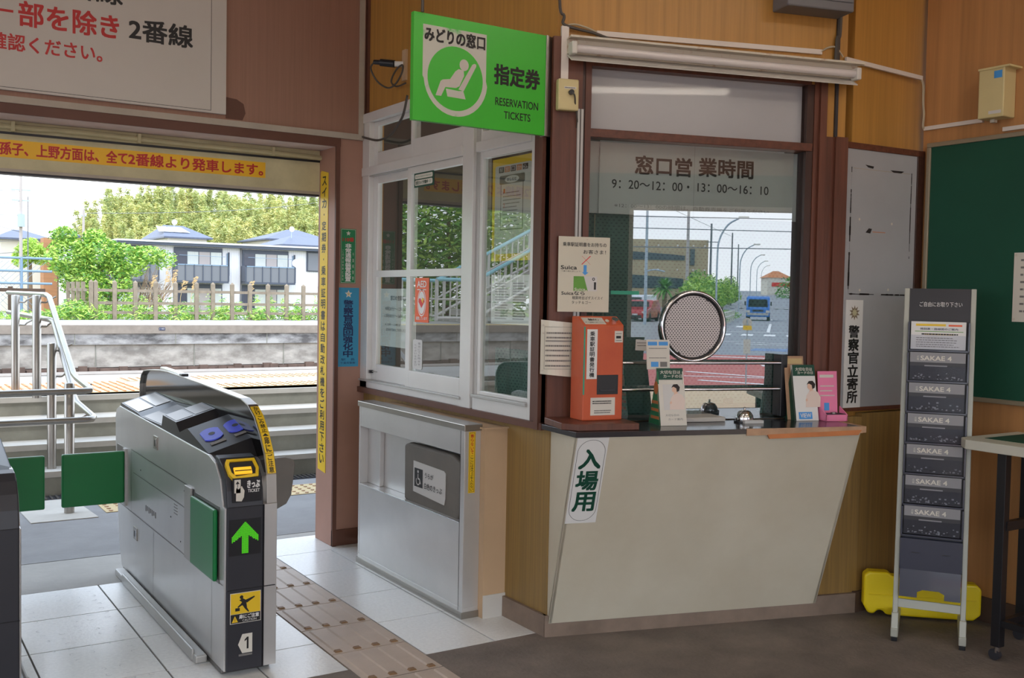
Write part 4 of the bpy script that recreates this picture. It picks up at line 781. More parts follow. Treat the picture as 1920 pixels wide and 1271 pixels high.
leaflet_rack(onc(1.045, .100, 0), 'leaflet stand with a blue square and printed woman at the counter right side', .105, .235, 12, True)
q = MB(Matrix.Rotation(math.radians(-10), 4, 'X') @ fr((0, 0, 0), (1, 0, 0), (0, -1, 0))); q.box(0, .092, 0, .268, 0, .003, 'wornedge'); q.box(.008, .085, .235, .258, .003, .004, 'tacty'); q.build('tall_card', mw=onc(1.030, .055), label='taller brown edged card standing behind the right leaflet stand', cat='card')
pk = thing('pink_box', onc(1.160, .085), 'small pink card box with an open tray at the counter right end', 'box')
q = MB(Matrix.Rotation(math.radians(-5), 4, 'X') @ fr((0, 0, 0), (1, 0, 0), (0, -1, 0))); q.box(0, .092, 0, .205, -.003, 0, 'pink3'); q.box(.008, .075, .178, .190, 0, .0008, 'offwhite'); q.box(.028, .052, .040, .072, 0, .0008, 'bluel'); q.lines(.01, .08, [.14, .12, .1], .005, .0008, 'offwhite', 4, .2); q.build('back_card', pk)
q = MB(); q.prism([(0, 0), (-.055, 0), (-.055, .028), (0, .058)], 0, .004, 'pink3', 'x'); q.prism([(0, 0), (-.055, 0), (-.055, .028), (0, .058)], .098, .102, 'pink3', 'x'); q.box(0, .102, -.055, -.051, 0, .028, 'pink3'); q.box(0, .102, -.055, 0, 0, .003, 'pink3'); q.box(.005, .097, -.050, -.002, .018, .030, 'ink'); q.cyl((.052, -.028, .03), (.052, -.028, .036), .012, 'steelr', 14); q.build('tray', pk)
# call bell
bl = thing('call_bell', onc(.800, .105), 'small chrome service bell on a black base on the counter', 'bell')
MB().lathe([(.036, .008), (.037, .014), (.034, .030), (.024, .044), (.010, .050), (.0, .051)], 'chrome', n=28).build('dome', bl, smooth=True)
q = MB(); q.lathe([(.042, 0), (.042, .006), (.034, .009), (.0, .010)], 'black', n=28); q.build('base', bl, smooth=True)
MB().lathe([(.004, .048), (.004, .058), (.006, .060), (.0, .063)], 'chrome', n=14).build('button', bl, smooth=True)
q = MB(); q.box(.0, .085, 0, .028, 0, .012, 'paperg'); q.build('bell_label', mw=onc(.775, .155), label='small white strip lying in front of the service bell', cat='label')
q = MB(); q.box(0, .225, 0, .13, 0, .018, 'signw'); q.build('white_tray', mw=onc(.505, .078), label='low pale tray across the counter behind the leaflet stand', cat='tray', bevel=.003)
q = MB(); q.box(0, .12, 0, .09, 0, .035, 'paperg'); q.box(.002, .118, .0, .088, .035, .037, 'pink3'); q.build('leaflet_pile', mw=onc(.51, -.07), label='pile of papers behind the glass at the counter', cat='papers')
q = MB(); q.box(0, .24, 0, .07, 0, .055, 'dkgrey'); q.box(.1, .14, .02, .05, .055, .075, 'dkgrey'); q.build('office_stapler_box', mw=onc(.72, -.075), label='dark low box behind the glass at the counter right side', cat='box', bevel=.004)
q = MB(Matrix.Rotation(math.radians(-24), 4, 'X') @ fr((0, 0, 0), (1, 0, 0), (0, -1, 0))); q.prism([(.01, 0), (.085, -.004), (.095, .042), (.02, .048)], 0, .001, 'paperg'); q.lines(.022, .085, [.03, .018], .004, .0015, 'inkg', 7, .1); q.build('handwritten_note', mw=onc(.36, -.03, 0, 1.14), label='small handwritten slip behind the glass above the left leaflet stand', cat='note')

# ------------------------------------------------------------------ things high on the counter wall
lf = thing('wall_lamp', at(FC, .030, 2.262), 'long rusty white fluorescent lamp fitting above the counter window', 'lamp')
q = MB(); q.box(0, 1.29, .030, .085, .0, .045, 'rust'); q.add([(0, .088, .0), (1.29, .088, .0), (1.30, .092, .085), (-.005, .092, .085), (0, .084, .0), (1.29, .084, .0), (1.30, .084, .085), (-.005, .084, .085)], [(0, 1, 2, 3), (7, 6, 5, 4), (0, 4, 5, 1), (1, 5, 6, 2), (2, 6, 7, 3), (3, 7, 4, 0)], 'rust')
q.add([(0, .030, .03), (1.27, .030, .03), (1.27, .0, .082), (0, .0, .082), (0, .024, .03), (1.27, .024, .03), (1.27, -.004, .08), (0, -.004, .08)], [(0, 1, 2, 3), (7, 6, 5, 4), (0, 4, 5, 1), (1, 5, 6, 2), (2, 6, 7, 3), (3, 7, 4, 0)], 'whitelam'); q.build('reflector', lf)
MB().cyl((.02, .046, .066), (1.275, .046, .066), .0155, 'tube', 20).build('tube', lf, smooth=True)
for x in (.006, 1.268): MB().box(x-.006, x+.016, .020, .070, .040, .088, 'whitelam').build('lamp_holder', lf, bevel=.005)
q = MB(); q.box(0, 1.012, 0, .020, 0, .012, 'duct'); q.build('cable_duct', mw=at(FC, .158, 2.378, .001) @ Matrix.Rotation(math.radians(.7), 4, 'Z'), label='white cable duct running above the fluorescent lamp', cat='duct')
q = MB(); q.box(0, .485, 0, .018, 0, .012, 'duct'); q.build('cable_duct', mw=at(FD, -.022, 2.371, .001) @ Matrix.Rotation(math.radians(-2.5), 4, 'Z'), label='white cable duct on the mustard wall right of the lamp', cat='duct')
q = MB(); q.box(0, .285, 0, .017, 0, .012, 'duct'); q.build('cable_duct', mw=at(FE, .008, 2.128, .001), label='white cable duct leading to the cream wall box', cat='duct')
q = MB(); q.box(0, .6, 0, .017, 0, .012, 'duct'); q.build('cable_duct', mw=at(FE, .385, 2.078, .001), label='short white cable duct just above the green board', cat='duct')
q = MB(); q.box(0, .030, 0, .30, 0, .012, 'duct'); q.build('cable_duct', mw=at(FC, .008, 2.10, .012), label='upright white cable duct above the wall socket', cat='duct')
def cable(name, F, pts, r, m, label): 
    q = MB(F); q.tube(spline(pts, 6), r, m, 6); return q.build(name, label=label, cat='cable', smooth=True)
cable('power_cable', FC, [(-.004, 2.9, .02), (-.002, 2.50, .02), (.018, 2.44, .02), (.022, 2.405, .02), (.15, 2.385, .015), (.23, 2.362, .02), (.32, 2.352, .03)], .006, 'cable', 'dark cable coming down the corner to the lamp')
cable('white_cable', FC, [(.012, 2.400, .016), (.06, 2.412, .016), (.11, 2.405, .016), (.155, 2.392, .012)], .004, 'cablew', 'thin pale cable loop at the left end of the duct')
cable('white_cable', FC, [(1.165, 2.402, .010), (1.20, 2.422, .012), (1.235, 2.424, .014), (1.272, 2.388, .012)], .004, 'cablew', 'thin pale cable bridging the dark pipe above the lamp')
cable('black_conduit', FC, [(1.252, 3.1, .014), (1.251, 2.53, .014), (1.240, 2.46, .016), (1.236, 2.36, .016)], .010, 'cable', 'dark cable coming down from the ceiling box beside the lamp')
cable('pale_wire', FD, [(.455, 2.36, .006), (.470, 2.33, .010), (.474, 2.25, .010), (.482, 2.20, .010), (.478, 2.15, .010), (.488, 2.135, .008)], .005, 'cablew', 'pale wire running down the wall corner beside the green board')
so_ = thing('wall_socket', at(FC, -.012, 2.072, .022), 'cream socket box with a plugged in cable on the wood post', 'socket')
MB().box(0, .085, 0, .120, 0, .035, 'cream2').build('box', so_, bevel=.006)
q = MB(); q.box(.024, .072, .082, .090, .035, .0356, 'white'); q.lines(.026, .070, [.084], .004, .036, 'inkg', 3, .05); q.build('label', so_)
q = MB(); q.cyl((.050, .068, .034), (.050, .068, .050), .010, 'black', 14); q.tube(spline([(.050, .068, .046), (.062, .055, .048), (.072, .02, .03), (.088, -.03, .01), (.090, -.06, .0)]), .0035, 'cable', 6); q.build('plug', so_, smooth=True)
q = MB(); q.box(0, .024, 0, 1.20, 0, .010, 'alu2'); q.box(.010, .013, 0, 1.2, .010, .013, 'cable'); q.build('wiring_channel', mw=at(FC, .078, .885, .022), label='thin metal wiring channel running down the wood post from the socket', cat='duct')
cb = thing('ceiling_box', at(FC, .935, 2.545, .0), 'grey electric box mounted high above the lamp, cut by the picture top', 'electric box')
MB().box(0, .31, 0, .25, 0, .12, 'grey').build('box', cb, bevel=.006); MB().box(.01, .30, .035, .24, .118, .126, 'grey').build('cover', cb, bevel=.003)
mb = thing('cream_wall_box', at(FE, .315, 2.128, 0), 'cream metal wall box with small labels above the green board', 'electric box')
MB().box(0, .115, 0, .205, 0, .085, 'cream2').build('box', mb, bevel=.005)
q = MB(); q.box(.07, .105, .160, .190, .085, .086, 'bluel'); q.box(.05, .105, .015, .028, .085, .086, 'paperg'); q.box(.03, .05, -.012, 0, .02, .04, 'rust'); q.build('label', mb)
q = MB(); q.box(0, .14, 0, .008, 0, .09, 'cream2'); q.build('box_lid', mb, mw=Matrix.Translation((.0, .200, 0)))
q = MB(FB); q.box(.56, .60, 2.41, 2.56, .0, .012, 'tan'); q.build('socket_plate', label='small beige socket plate high on the wall left of the green sign', cat='socket')
pg = MB(FB); pg.cyl((.575, 2.49, .012), (.555, 2.49, .05), .014, 'white', 12); pg.cyl((.555, 2.49, .05), (.50, 2.50, .10), .018, 'black', 12); pg.cyl((.50, 2.50, .10), (.47, 2.505, .12), .012, 'black', 12)
pg.tube(spline([(.47, 2.505, .12), (.43, 2.48, .12), (.44, 2.42, .09), (.50, 2.38, .06), (.57, 2.39, .05), (.62, 2.44, .04), (.60, 2.48, .03), (.55, 2.46, .04), (.52, 2.41, .05), (.56, 2.38, .04), (.66, 2.38, .04)]), .0045, 'cable', 6); pg.build('hanging_plug', label='black plug and looped cable hanging left of the green sign', cat='plug', smooth=True)
q = MB(FB); q.tube(spline([(.130, 2.186, .03), (.22, 2.165, .04), (.38, 2.135, .05), (.52, 2.145, .05), (.62, 2.18, .06), (.70, 2.22, .07), (.76, 2.30, .08)]), .006, 'cable', 6); q.build('window_cable', label='grey cable sagging across the top window panes to the green sign', cat='cable', smooth=True)
q = MB(); q.cyl((1.715, 3.29, 2.36), (1.712, 3.29, 3.2), .006, 'cable', 8); q.build('sign_hanger', label='thin dark rod holding the green sign from the ceiling', cat='rod', smooth=True)

# ------------------------------------------------------------------ brochure rack
a = Vector((3.494, 2.56, 0)); d = (Vector((3.638, 2.35, 0))-a).normalized()
rz = math.degrees(math.atan2(d.y, d.x))
rk = thing('brochure_rack', place(a.x, a.y, 0, rz), 'tall narrow floor rack of clear pockets holding brochures beside the green board', 'rack')
# local: x across, y back, z up; the rack leans back
lean = math.atan2(.16, 1.36)
Lm = Matrix.Translation((0, .02, .03)) @ Matrix.Rotation(-lean, 4, 'X'); Wd = .262
for x in (0.006, Wd-.006):
    q = MB(Lm); q.box(x-.010, x+.010, -.012, .012, .03, 1.392, 'rackgr'); q.build('pole', rk, bevel=.003)
    q = MB(); q.box(x-.014, x+.014, -.015, .30, .018, .052, 'rackgr'); q.prism([(-.016, .03), (.045, .03), (.055, .11), (.01, .11)], x-.013, x+.013, 'rackgr', 'x'); q.box(x-.012, x+.012, -.012, .012, 0, .018, 'black'); q.box(x-.012, x+.012, .27, .295, 0, .018, 'black'); q.build('foot', rk, bevel=.003)
q = MB(Lm); q.box(.012, Wd-.012, -.005, .005, .100, .135, 'rackgr'); q.build('crossbar', rk, bevel=.002)
q = MB(Lm); q.box(.014, Wd-.014, -.004, .006, .262, 1.392, 'magdk'); q.box(.014, Wd-.014, -.006, .0, .255, .262, 'rackgr'); q.build('back_panel', rk)
q = MB(Lm @ fr((0, -.007, 0), (1, 0, 0), (0, -1, 0))); q.box(.014, Wd-.014, 1.26, 1.392, -.006, 0, 'magdk'); q.text('ご自由にお取り下さい', .055, 1.318, .215, 1.338, .001, 'white', .0); q.build('header_board', rk)
def pocket(i, z0, h, empty=False):
    q = MB(Lm @ Matrix.Translation((0, -.006, z0)) @ Matrix.Rotation(math.radians(4), 4, 'X'))
    q.box(.016, .022, -.034, 0, 0, h, 'pocket'); q.box(Wd-.022, Wd-.016, -.034, 0, 0, h, 'pocket'); q.box(.016, Wd-.016, -.034, 0, 0, .006, 'pocket')
    if empty: q.box(.022, Wd-.022, -.034, -.031, .006, h, 'pocket'); q.box(.022, Wd-.022, -.004, 0, 0, h, 'pocket'); q.box(.06, .09, -.0355, -.034, h*.55, h*.57, 'ink'); q.box(Wd-.09, Wd-.06, -.0355, -.034, h*.55, h*.57, 'ink'); q.ring(Wd/2, -.0345, 0, 0, 0.0001, 'ink', 4)
    else: q.box(.022, Wd-.022, -.034, -.032, .006, h*.56, 'clear')
    return q.build('pocket', rk)
pz = [1.135, 1.01, .886, .762, .638, .514, .392]
T1 = lambda z0: place(a.x, a.y, 0, rz) @ Lm @ Matrix.Translation((.0265, -.031, z0+.007)) @ Matrix.Rotation(math.radians(4), 4, 'X') @ fr((0, 0, 0), (1, 0, 0), (0, -1, 0))
for i, z0 in enumerate(pz):
    pocket(i, z0, .118)
    q = MB(); 
    if i == 0:
        q.box(0, .205, 0, .112, -.012, 0, 'white'); q.box(.018, .13, .094, .103, 0, .0006, 'yellow'); q.box(.14, .19, .094, .101, 0, .0006, 'aedor'); q.text('時刻表・路線図のご案内', .035, .078, .175, .087, .0007, 'navy', .01); q.box(.015, .195, .071, .0735, 0, .0006, 'leafd'); q.box(.05, .16, .058, .064, 0, .0006, 'tacty'); q.lines(.04, .19, [.059], .005, .001, 'ink', 2, .1); q.lines(.02, .19, [.045, .036, .027, .018, .010], .0025, .0007, 'inkg', 6)
        q.build('leaflet', mw=T1(z0), label='white leaflet with coloured lines in the top pocket of the rack', cat='leaflet')
    else:
        q.box(0, .207, 0, .112, -.012, 0, 'magdk'); q.box(0, .207, .072, .112, 0, .0007, 'magsil'); q.text('SAKAE 4', .040, .080, .155, .098, .0012, 'offwhite', .03); q.vtext('広報', .026, .034, .099, .079, .0012, 'offwhite', 0); q.box(.055, .14, .056, .061, 0, .0007, 'magsil')
        r_ = random.Random(i)
        for k in range(46):
            x, y_ = .008+.19*r_.random(), .004+.03*r_.random()*r_.random(); s_ = .002+.004*r_.random(); q.box(x, x+s_*1.4, y_, y_+s_, 0, .0006+.0003*r_.random(), 'magsil' if r_.random() > .35 else 'ink')
        nm = ['', 'second', 'third', 'fourth', 'fifth', 'sixth', 'lowest filled'][i]
        q.build('magazine', mw=T1(z0), label=f'grey local magazine in the {nm} pocket of the rack', cat='magazine', group='magazines in the rack')
pocket(7, .262, .122, True)
q = MB(Lm); q.prism([(.018, .262), (.018, .150), (.085, .150), (.085, .172), (.105, .182), (.165, .182), (.185, .172), (.185, .150), (Wd-.018, .150), (Wd-.018, .262)], -.036, -.008, 'pocket', 'y'); q.build('open_pocket', rk)

# ------------------------------------------------------------------ yellow case behind the rack
ycp = place(3.65, 2.825, 0, math.degrees(math.atan2(2.50-2.825, 4.00-3.65)))
yc = thing('yellow_case', ycp, 'bright yellow plastic case lying on the floor behind the brochure rack', 'case')
L_ = .478
q = MB(); q.prism([(0, .05), (.02, .015), (.045, .012), (.060, .030), (.08, .030), (.095, .012), (.2, .010), (L_-.03, .010), (L_, .035), (L_, .145), (L_-.02, .165), (L_-.07, .165), (L_-.09, .14), (L_-.13, .155), (.16, .178), (.115, .182), (.10, .196), (.02, .196), (0, .18)], .0, .065, 'yplastic', 'y'); q.build('body', yc, bevel=.012, seg=3)
q = MB(); q.box(.02, L_-.02, -.004, 0, .095, .100, 'yplastic'); q.build('rib', yc, bevel=.002)
q = MB(); q.box(L_-.105, L_-.065, .01, .055, .14, .162, 'redbr'); q.build('red_latch', yc, bevel=.004)
# writing table at the right edge
# table frame: caster foot at (3.653, 2.206)
tb = thing('writing_table', place(3.60, 2.20, 0, 0), 'pale topped standing table with black legs and casters at the right edge', 'table')
q = MB(); q.prism([(.045, .19), (-.005, .14), (-.005, -.9), (.43, -.9), (.43, .19)], .795, .832, 'tabletop'); q.build('table_top', tb, bevel=.003)
q = MB(); q.prism([(.10, .125), (.38, .125), (.38, -.85), (.10, -.85)], .8325, .8335, 'board'); q.build('writing_mat', tb)
for x, y_ in ((.048, .010), (.048, -.8), (.36, .1), (.36, -.8)):
    q = MB(); q.box(x-.018, x+.018, y_-.018, y_+.018, .055, .795, 'black'); lg = q.build('leg', tb, bevel=.002)
    q = MB(); q.cyl((x, y_, .03), (x, y_, .058), .010, 'chrome', 10); q.cyl((x-.009, y_+.008, .022), (x+.009, y_+.008, .022), .022, 'dkgrey', 18); q.build('caster', lg, smooth=True)
q = MB(); q.box(.035, .06, -.8, .01, .135, .160, 'black'); q.box(.048, .36, -.012, .012, .135, .160, 'black'); q.box(.048, .36, -.012, .012, .50, .535, 'black'); q.build('stretcher', tb)

# ------------------------------------------------------------------ unseen fill lamps added under the hall ceiling to brighten the room
for i, (x, y_) in enumerate(((1.2, 2.2), (3.1, 1.2), (-1.2, 2.2), (1.2, -.8), (3.4, -1.4), (-2.8, .5))):
    r = thing('added_hall_lamp', place(x, y_, 3.2, 0), ['ceiling lamp in front of the doorway', 'ceiling lamp before the counter', 'ceiling lamp left of the gates', 'ceiling lamp over the hall middle', 'ceiling lamp by the street entrance', 'ceiling lamp in the far left of the hall'][i]+', unseen long white fitting with two tubes added to brighten the hall', 'lamp', 'added hall fill lamps')
    q = MB(); q.box(-.62, .62, -.09, .09, -.06, 0, 'whitelam'); q.build('fitting', r, bevel=.004)
    for dy in (-.045, .045): MB().cyl((-.59, dy, -.078), (.59, dy, -.078), .014, 'fill_on', 12).build('tube', r)

# ================================================================== OUTSIDE, platform side
o_ = MB(); o_.box(-30, 45, 5.42, 7.148, -.12, -.001, 'asphalt2'); o_.build('floor_outside', kind='structure')
q = MB(); q.prism([(.84, 6.34), (1.205, 6.34), (1.165, 6.98), (.82, 6.98)], 0, .004, 'stept'); q.build('concrete_patch', label='pale concrete patch at the foot of the handrail post', cat='paving')
def dotpad(q, x0, x1, y0, y1, z, pitch=.066, r=.013):
    q.box(x0, x1, y0, y1, z, z+.003, 'tacty'); x = x0+pitch/2
    while x < x1:
        y_ = y0+pitch/2
        while y_ < y1: q.prism([(x+r*math.cos(math.pi*k/3), y_+r*math.sin(math.pi*k/3)) for k in range(6)], z+.003, z+.008, 'wornedge'); y_ += pitch
        x += pitch
q = MB(); dotpad(q, 1.27, 2.9, 6.45, 6.78, 0); q.build('tactile_paving', label='yellow dotted guide tiles on the ground before the steps', cat='paving')
q = MB(); q.box(-6, 12, 6.99, 7.12, -.001, .004, 'dkgrey')
for i in range(220): q.box(-2+i*.035, -2+i*.035+.012, 6.995, 7.115, .004, .012, 'steeldk')
q.build('drain_grate', label='dark metal drain grating along the lowest step', cat='grating')
# steps up to the platform
q = MB(); st = [(7.148, 0, .156), (7.348, .156, .310), (7.573, .310, .445), (7.870, .445, .577)]
for y_, z0, z1 in st: q.box(-30, 45, y_+.012, 8.2, z0-.1, z1-.02, 'stepc'); q.box(-30, 45, y_, 8.2, z1-.038, z1, 'stept')
q.build('platform_steps', kind='structure')
q = MB(); q.box(-30, 45, 7.9, 10.0, -.5, .577, 'concrete'); q.box(-30, 45, 9.7, 10.03, .50, .583, 'lip'); q.build('platform_near', kind='structure')
q = MB(); dotpad(q, 1.9, 6.6, 8.10, 8.42, .577); dotpad(q, 1.9, 6.9, 8.92, 9.24, .577); q.build('tactile_paving', label='two yellow dotted guide strips along the near platform', cat='paving')
q = MB()
for k in range(3):
    q.box(.30, 1.88, 8.02+.31*k, 8.32+.31*k, .577, .580, 'tacty')
    for i in range(26): q.box(.33+.06*i, .345+.06*i, 8.04+.31*k, 8.30+.31*k, .580, .586, 'wornor')
q.build('tactile_paving', label='yellow bar guide tiles at the top of the steps by the handrail', cat='paving')
q = MB(); q.box(-30, 45, 9.9, 16.2, -.6, -.45, 'gravel'); q.build('track_bed', kind='structure')
for y_ in (11.6, 12.67, 14.2, 15.27): 
    q = MB(); q.box(-30, 45, y_-.03, y_+.03, -.45, -.30, 'rust'); q.build('rail', label='steel rail running between the two platforms', cat='rail', group='railway rails')
q = MB(); q.box(-30, 45, 16.3, 24, -.6, .808, 'concrete'); q.box(-30, 45, 15.98, 16.4, .685, .81, 'lip'); q.box(-30, 45, 16.01, 16.2, .52, .685, 'oldwall2'); q.box(-30, 45, 16.06, 16.2, .18, .53, 'oldwall'); q.box(-30, 45, 15.96, 16.2, -.6, .17, 'rubble')
rr = random.Random(5)
for i in range(150): 
    x = -8+i*.145+rr.random()*.05; q.box(x, x+.10+.05*rr.random(), 15.90+.05*rr.random(), 16.0, -.08+.03*rr.random(), .15+.06*rr.random(), 'rubble')
for i in range(14): x = -6+i*1.45; q.box(x, x+.012, 16.005, 16.02, .52, .685, 'stepc'); q.box(x+.3, x+.31, 16.05, 16.07, .17, .52, 'stepc')
q.build('platform_far', kind='structure')
q = MB(); q.box(3.90, 3.99, 15.975, 15.98, .735, .775, 'navy'); q.text('140', 3.91, .745, 3.98, .765, -15.974, 'offwhite'); q.v = q.v[:8]+[Vector((p.x, 15.974, p.y)) for p in q.v[8:]]; q.build('distance_plate', label='tiny dark number plate on the far platform edge', cat='plate')
q = MB(); q.box(-30, -1.5, 16.3, 16.5, .81, .813, 'yellow'); q.build('edge_line', label='yellow line along the far platform at the left', cat='line')
# unseen canopy added to shade the approach to the steps
q = MB(); q.box(-30, 45, 5.27, 6.5, 2.75, 2.85, 'whitelam'); q.box(-30, 45, 6.4, 6.52, 2.65, 2.76, 'alu2'); q.build('added_canopy', kind='structure')
# handrail
hr = thing('handrail', place(1.08, 6.54), 'tubular steel handrail descending the steps and turning left at the bottom', 'handrail')
P = lambda pts: [(x-1.08, y_-6.54, z) for x, y_, z in pts]
MB().tube(P([(1.13, 9.9, 1.30), (1.13, 7.80, 1.30), (1.14, 7.72, 1.285), (1.15, 6.84, .815), (1.155, 6.76, .795), (1.175, 6.44, .755), (1.165, 6.40, .750), (1.13, 6.385, .748), (-.6, 6.385, .745)]), .0185, 'steelr', 14).build('top_rail', hr, smooth=True)
MB().tube(P([(1.13, 9.9, 1.13), (1.13, 7.62, 1.13), (1.14, 7.52, 1.115), (1.155, 6.86, .675), (1.16, 6.78, .640), (1.195, 6.44, .585), (1.18, 6.40, .580), (1.14, 6.385, .578), (-.6, 6.385, .575)]), .0185, 'steelr', 14).build('lower_rail', hr, smooth=True)
for x, y_, z0, z1 in ((1.076, 6.538, 0, .784), (1.09, 7.28, .156, .987), (1.07, 7.79, .577, 1.298), (1.0, 8.33, .577, 1.292), (.15, 6.45, 0, .74)):
    q = MB(); q.lathe([(.029, z0), (.029, z1-.006), (.024, z1), (.0, z1+.001)], 'steelr', c=(x-1.08, y_-6.54, 0), n=18); po = q.build('post', hr, smooth=True)
    for dz in ((-.03, -.20) if x > .9 else ()):
        zz = z1+dz; q = MB(); q.tube(spline([(x-1.055, y_-6.54, zz-.02), (x-1.02, y_-6.54, zz-.022), (x-1.0, y_-6.54, zz-.005), (x-.985+.03, y_-6.54, zz+.02)]), .0065, 'steelr', 8); q.build('bracket', po, smooth=True)
# concrete paling fence on the far platform
cf = thing('concrete_fence', place(3.48, 18.9, .81), 'weathered concrete post and rail fence along the far platform', 'fence')
px_ = [-.02, .055, .37, .72, 1.07, 1.42, 1.80, 2.10, 2.46, 2.80, 3.15, 3.52, 3.86, 4.2, 4.55, 4.9, 5.25, 5.6]
for i, x in enumerate(px_):
    h_ = .70; w_ = .033
    q = MB(); q.box(x-w_, x+w_, -.033, .033, -.05, h_-.04, 'fence'); q.add([(x-w_, -.033, h_-.04), (x+w_, -.033, h_-.04), (x+w_, .033, h_-.04), (x-w_, .033, h_-.04), (x, 0, h_)], [(0, 1, 4), (1, 2, 4), (2, 3, 4), (3, 0, 4)], 'fence'); q.build('post', cf)
for z0 in (.10, .27, .49): MB().box(0, 5.7, -.018, .018, z0, z0+.05, 'fence').build('rail', cf)
q = MB(); 
for k in range(4): q.box(-.12, -.06, .3+.5*k, .36+.5*k, -.05, .66, 'fence')
q.box(-.10, -.08, 0, 2.2, .49, .54, 'fence'); q.box(-.10, -.08, 0, 2.2, .27, .32, 'fence'); q.build('side_return', cf)
# mesh fence at the left
mf = thing('mesh_fence', place(2.9, 20, .81), 'grey wire mesh fence with three pipe rails at the left', 'fence')
for z0 in (1.06, .83, .61): MB().cyl((-6, 0, z0), (.1, 0, z0), .022, 'meshm', 10).build('rail', mf, smooth=True)
q = MB()
for i in range(70):
    x = -6.0+i*.1
    for d in (-1, 1):
        x1 = x+d*1.0
        if x1 > .1 or x > .1: continue
        q.add([(x-.004, .0, 0.0), (x+.004, .0, 0), (x1+.004, .0, 1.0), (x1-.004, .0, 1.0), (x-.004, .006, 0.0), (x+.004, .006, 0), (x1+.004, .006, 1.0), (x1-.004, .006, 1.0)], [(0, 1, 2, 3), (7, 6, 5, 4), (0, 3, 7, 4), (1, 5, 6, 2)], 'meshm')
q.build('wire_mesh', mf)
for x in (-4, -2.2, -.4): MB().cyl((x, 0, -.05), (x, 0, 1.08), .025, 'meshm', 8).build('post', mf)
rf = thing('low_rail_fence', place(2.7, 19.4, .81), 'low brown rail and stub posts before the mesh fence', 'fence')
MB().box(-5, .1, -.02, .02, .46, .52, 'ewplinth').build('rail', rf)
for x in (-.45, -1.1, -1.8, -2.6): MB().box(x-.035, x+.035, -.03, .03, -.05, .55 if x > -1 else .44, 'ewplinth').build('post', rf)

# ------------------------------------------------------------------ plants
def leaves(name, blobs, size, m, seed, mw=None, label=None, cat=None, group=None, kind=None, parent=None, asp=.5, shell=.55, droop=0., m2=None, extra=None):
    r = random.Random(seed); v = []; f = []; mi = []
    for (cx, cy, cz, rx, ry, rz_, n) in blobs:
        for _ in range(n):
            while True:
                d = Vector((r.uniform(-1, 1), r.uniform(-1, 1), r.uniform(-1, 1)))
                if .05 < d.length <= 1: break
            d.normalize(); t = shell+(1-shell)*r.random()**.6
            d2 = d*t*(1+.18*noise.noise(Vector((d.x*2.3+cx, d.y*2.3+cy, d.z*2.3+cz))))
            p = Vector((cx+d2.x*rx, cy+d2.y*ry, cz+d2.z*rz_))
            a = Vector((r.uniform(-1, 1), r.uniform(-1, 1), r.uniform(-.6, .5)-droop)).normalized()
            b_ = a.cross(Vector((r.uniform(-1, 1), r.uniform(-1, 1), r.uniform(-1, 1)))).normalized()
            s = size*r.uniform(.6, 1.3); k = len(v)
            v += [p-a*s, p+b_*s*asp*.5, p+a*s, p-b_*s*asp*.5]; f.append((k, k+1, k+2, k+3)); mi.append(1 if (m2 and r.random() < .35) else 0)
    me = bpy.data.meshes.new(name)
    ev, ef = ([], [])
    if extra: 
        base = len(v); v += [Vector(p) for p in extra.v]; f += [tuple(base+i for i in ff) for ff in extra.f]; mi += [2]*len(extra.f)
    me.from_pydata([tuple(p) for p in v], [], f); me.materials.append(M[m]); me.materials.append(M[m2 or m]); me.materials.append(M['bark'])
    me.polygons.foreach_set('material_index', mi); me.update()
    o = bpy.data.objects.new(name, me); col.objects.link(o)
    if parent: o.parent = parent
    if mw is not None:
        if parent: o.matrix_local = mw
        else: o.matrix_world = mw
    tag(o, label, cat, group, kind); return o
# big creeper bush
bu = thing('creeper_bush', place(3.9, 21, .6), 'large bright green creeper covered bush behind the concrete fence', 'bush')
leaves('foliage', [(-.45, 0, 1.35, .45, .5, .38, 2300), (-.25, 0, .95, .42, .45, .35, 1500), (.1, 0, 1.45, .45, .5, .32, 2000), (.6, .1, 1.3, .45, .5, .35, 2000), (.35, 0, .95, .35, .4, .4, 1200), (1.0, .1, 1.45, .38, .4, .18, 900), (-.55, 0, 1.75, .25, .3, .18, 700), (.0, 0, 1.75, .22, .3, .15, 600), (.5, .0, .5, .3, .3, .4, 700), (-.2, .1, .4, .2, .3, .4, 300), (1.35, .1, 1.35, .25, .3, .2, 350), (.1, 0, .75, .22, .3, .3, 500)], .042, 'leaf', 1, parent=bu, m2='leafd', asp=.8, shell=.45)
q = MB(); rr = random.Random(2)
for i in range(26):
    x = rr.uniform(-.5, 1.2); q.tube([(x*.5+.1, 0, -.4), (x*.8, rr.uniform(-.2, .2), .4), (x, rr.uniform(-.2, .2), 1.2)], [.014, .010, .004], 'twig', 5)
for i in range(30):
    x = rr.uniform(-.75, -.25); q.tube([(-.3, -.15, .0), (x, -.25, .25+rr.random()*.2), (x+rr.uniform(-.3, .2), -.3, .1+rr.random()*.5)], [.008, .006, .002], 'twig', 4)
q.build('stems', bu)
tw = MB(); rr = random.Random(8)
for i in range(60):
    x = rr.uniform(.8, 1.5); tw.tube([(1.0+rr.uniform(-.1, .3), 0, .4), (x, rr.uniform(-.2, .1), .7+rr.random()*.2), (x+rr.uniform(-.2, .3), rr.uniform(-.2, .1), .6+rr.random()*.7)], [.006, .004, .0015], 'twig', 4)
tw.build('bare_twigs', bu)
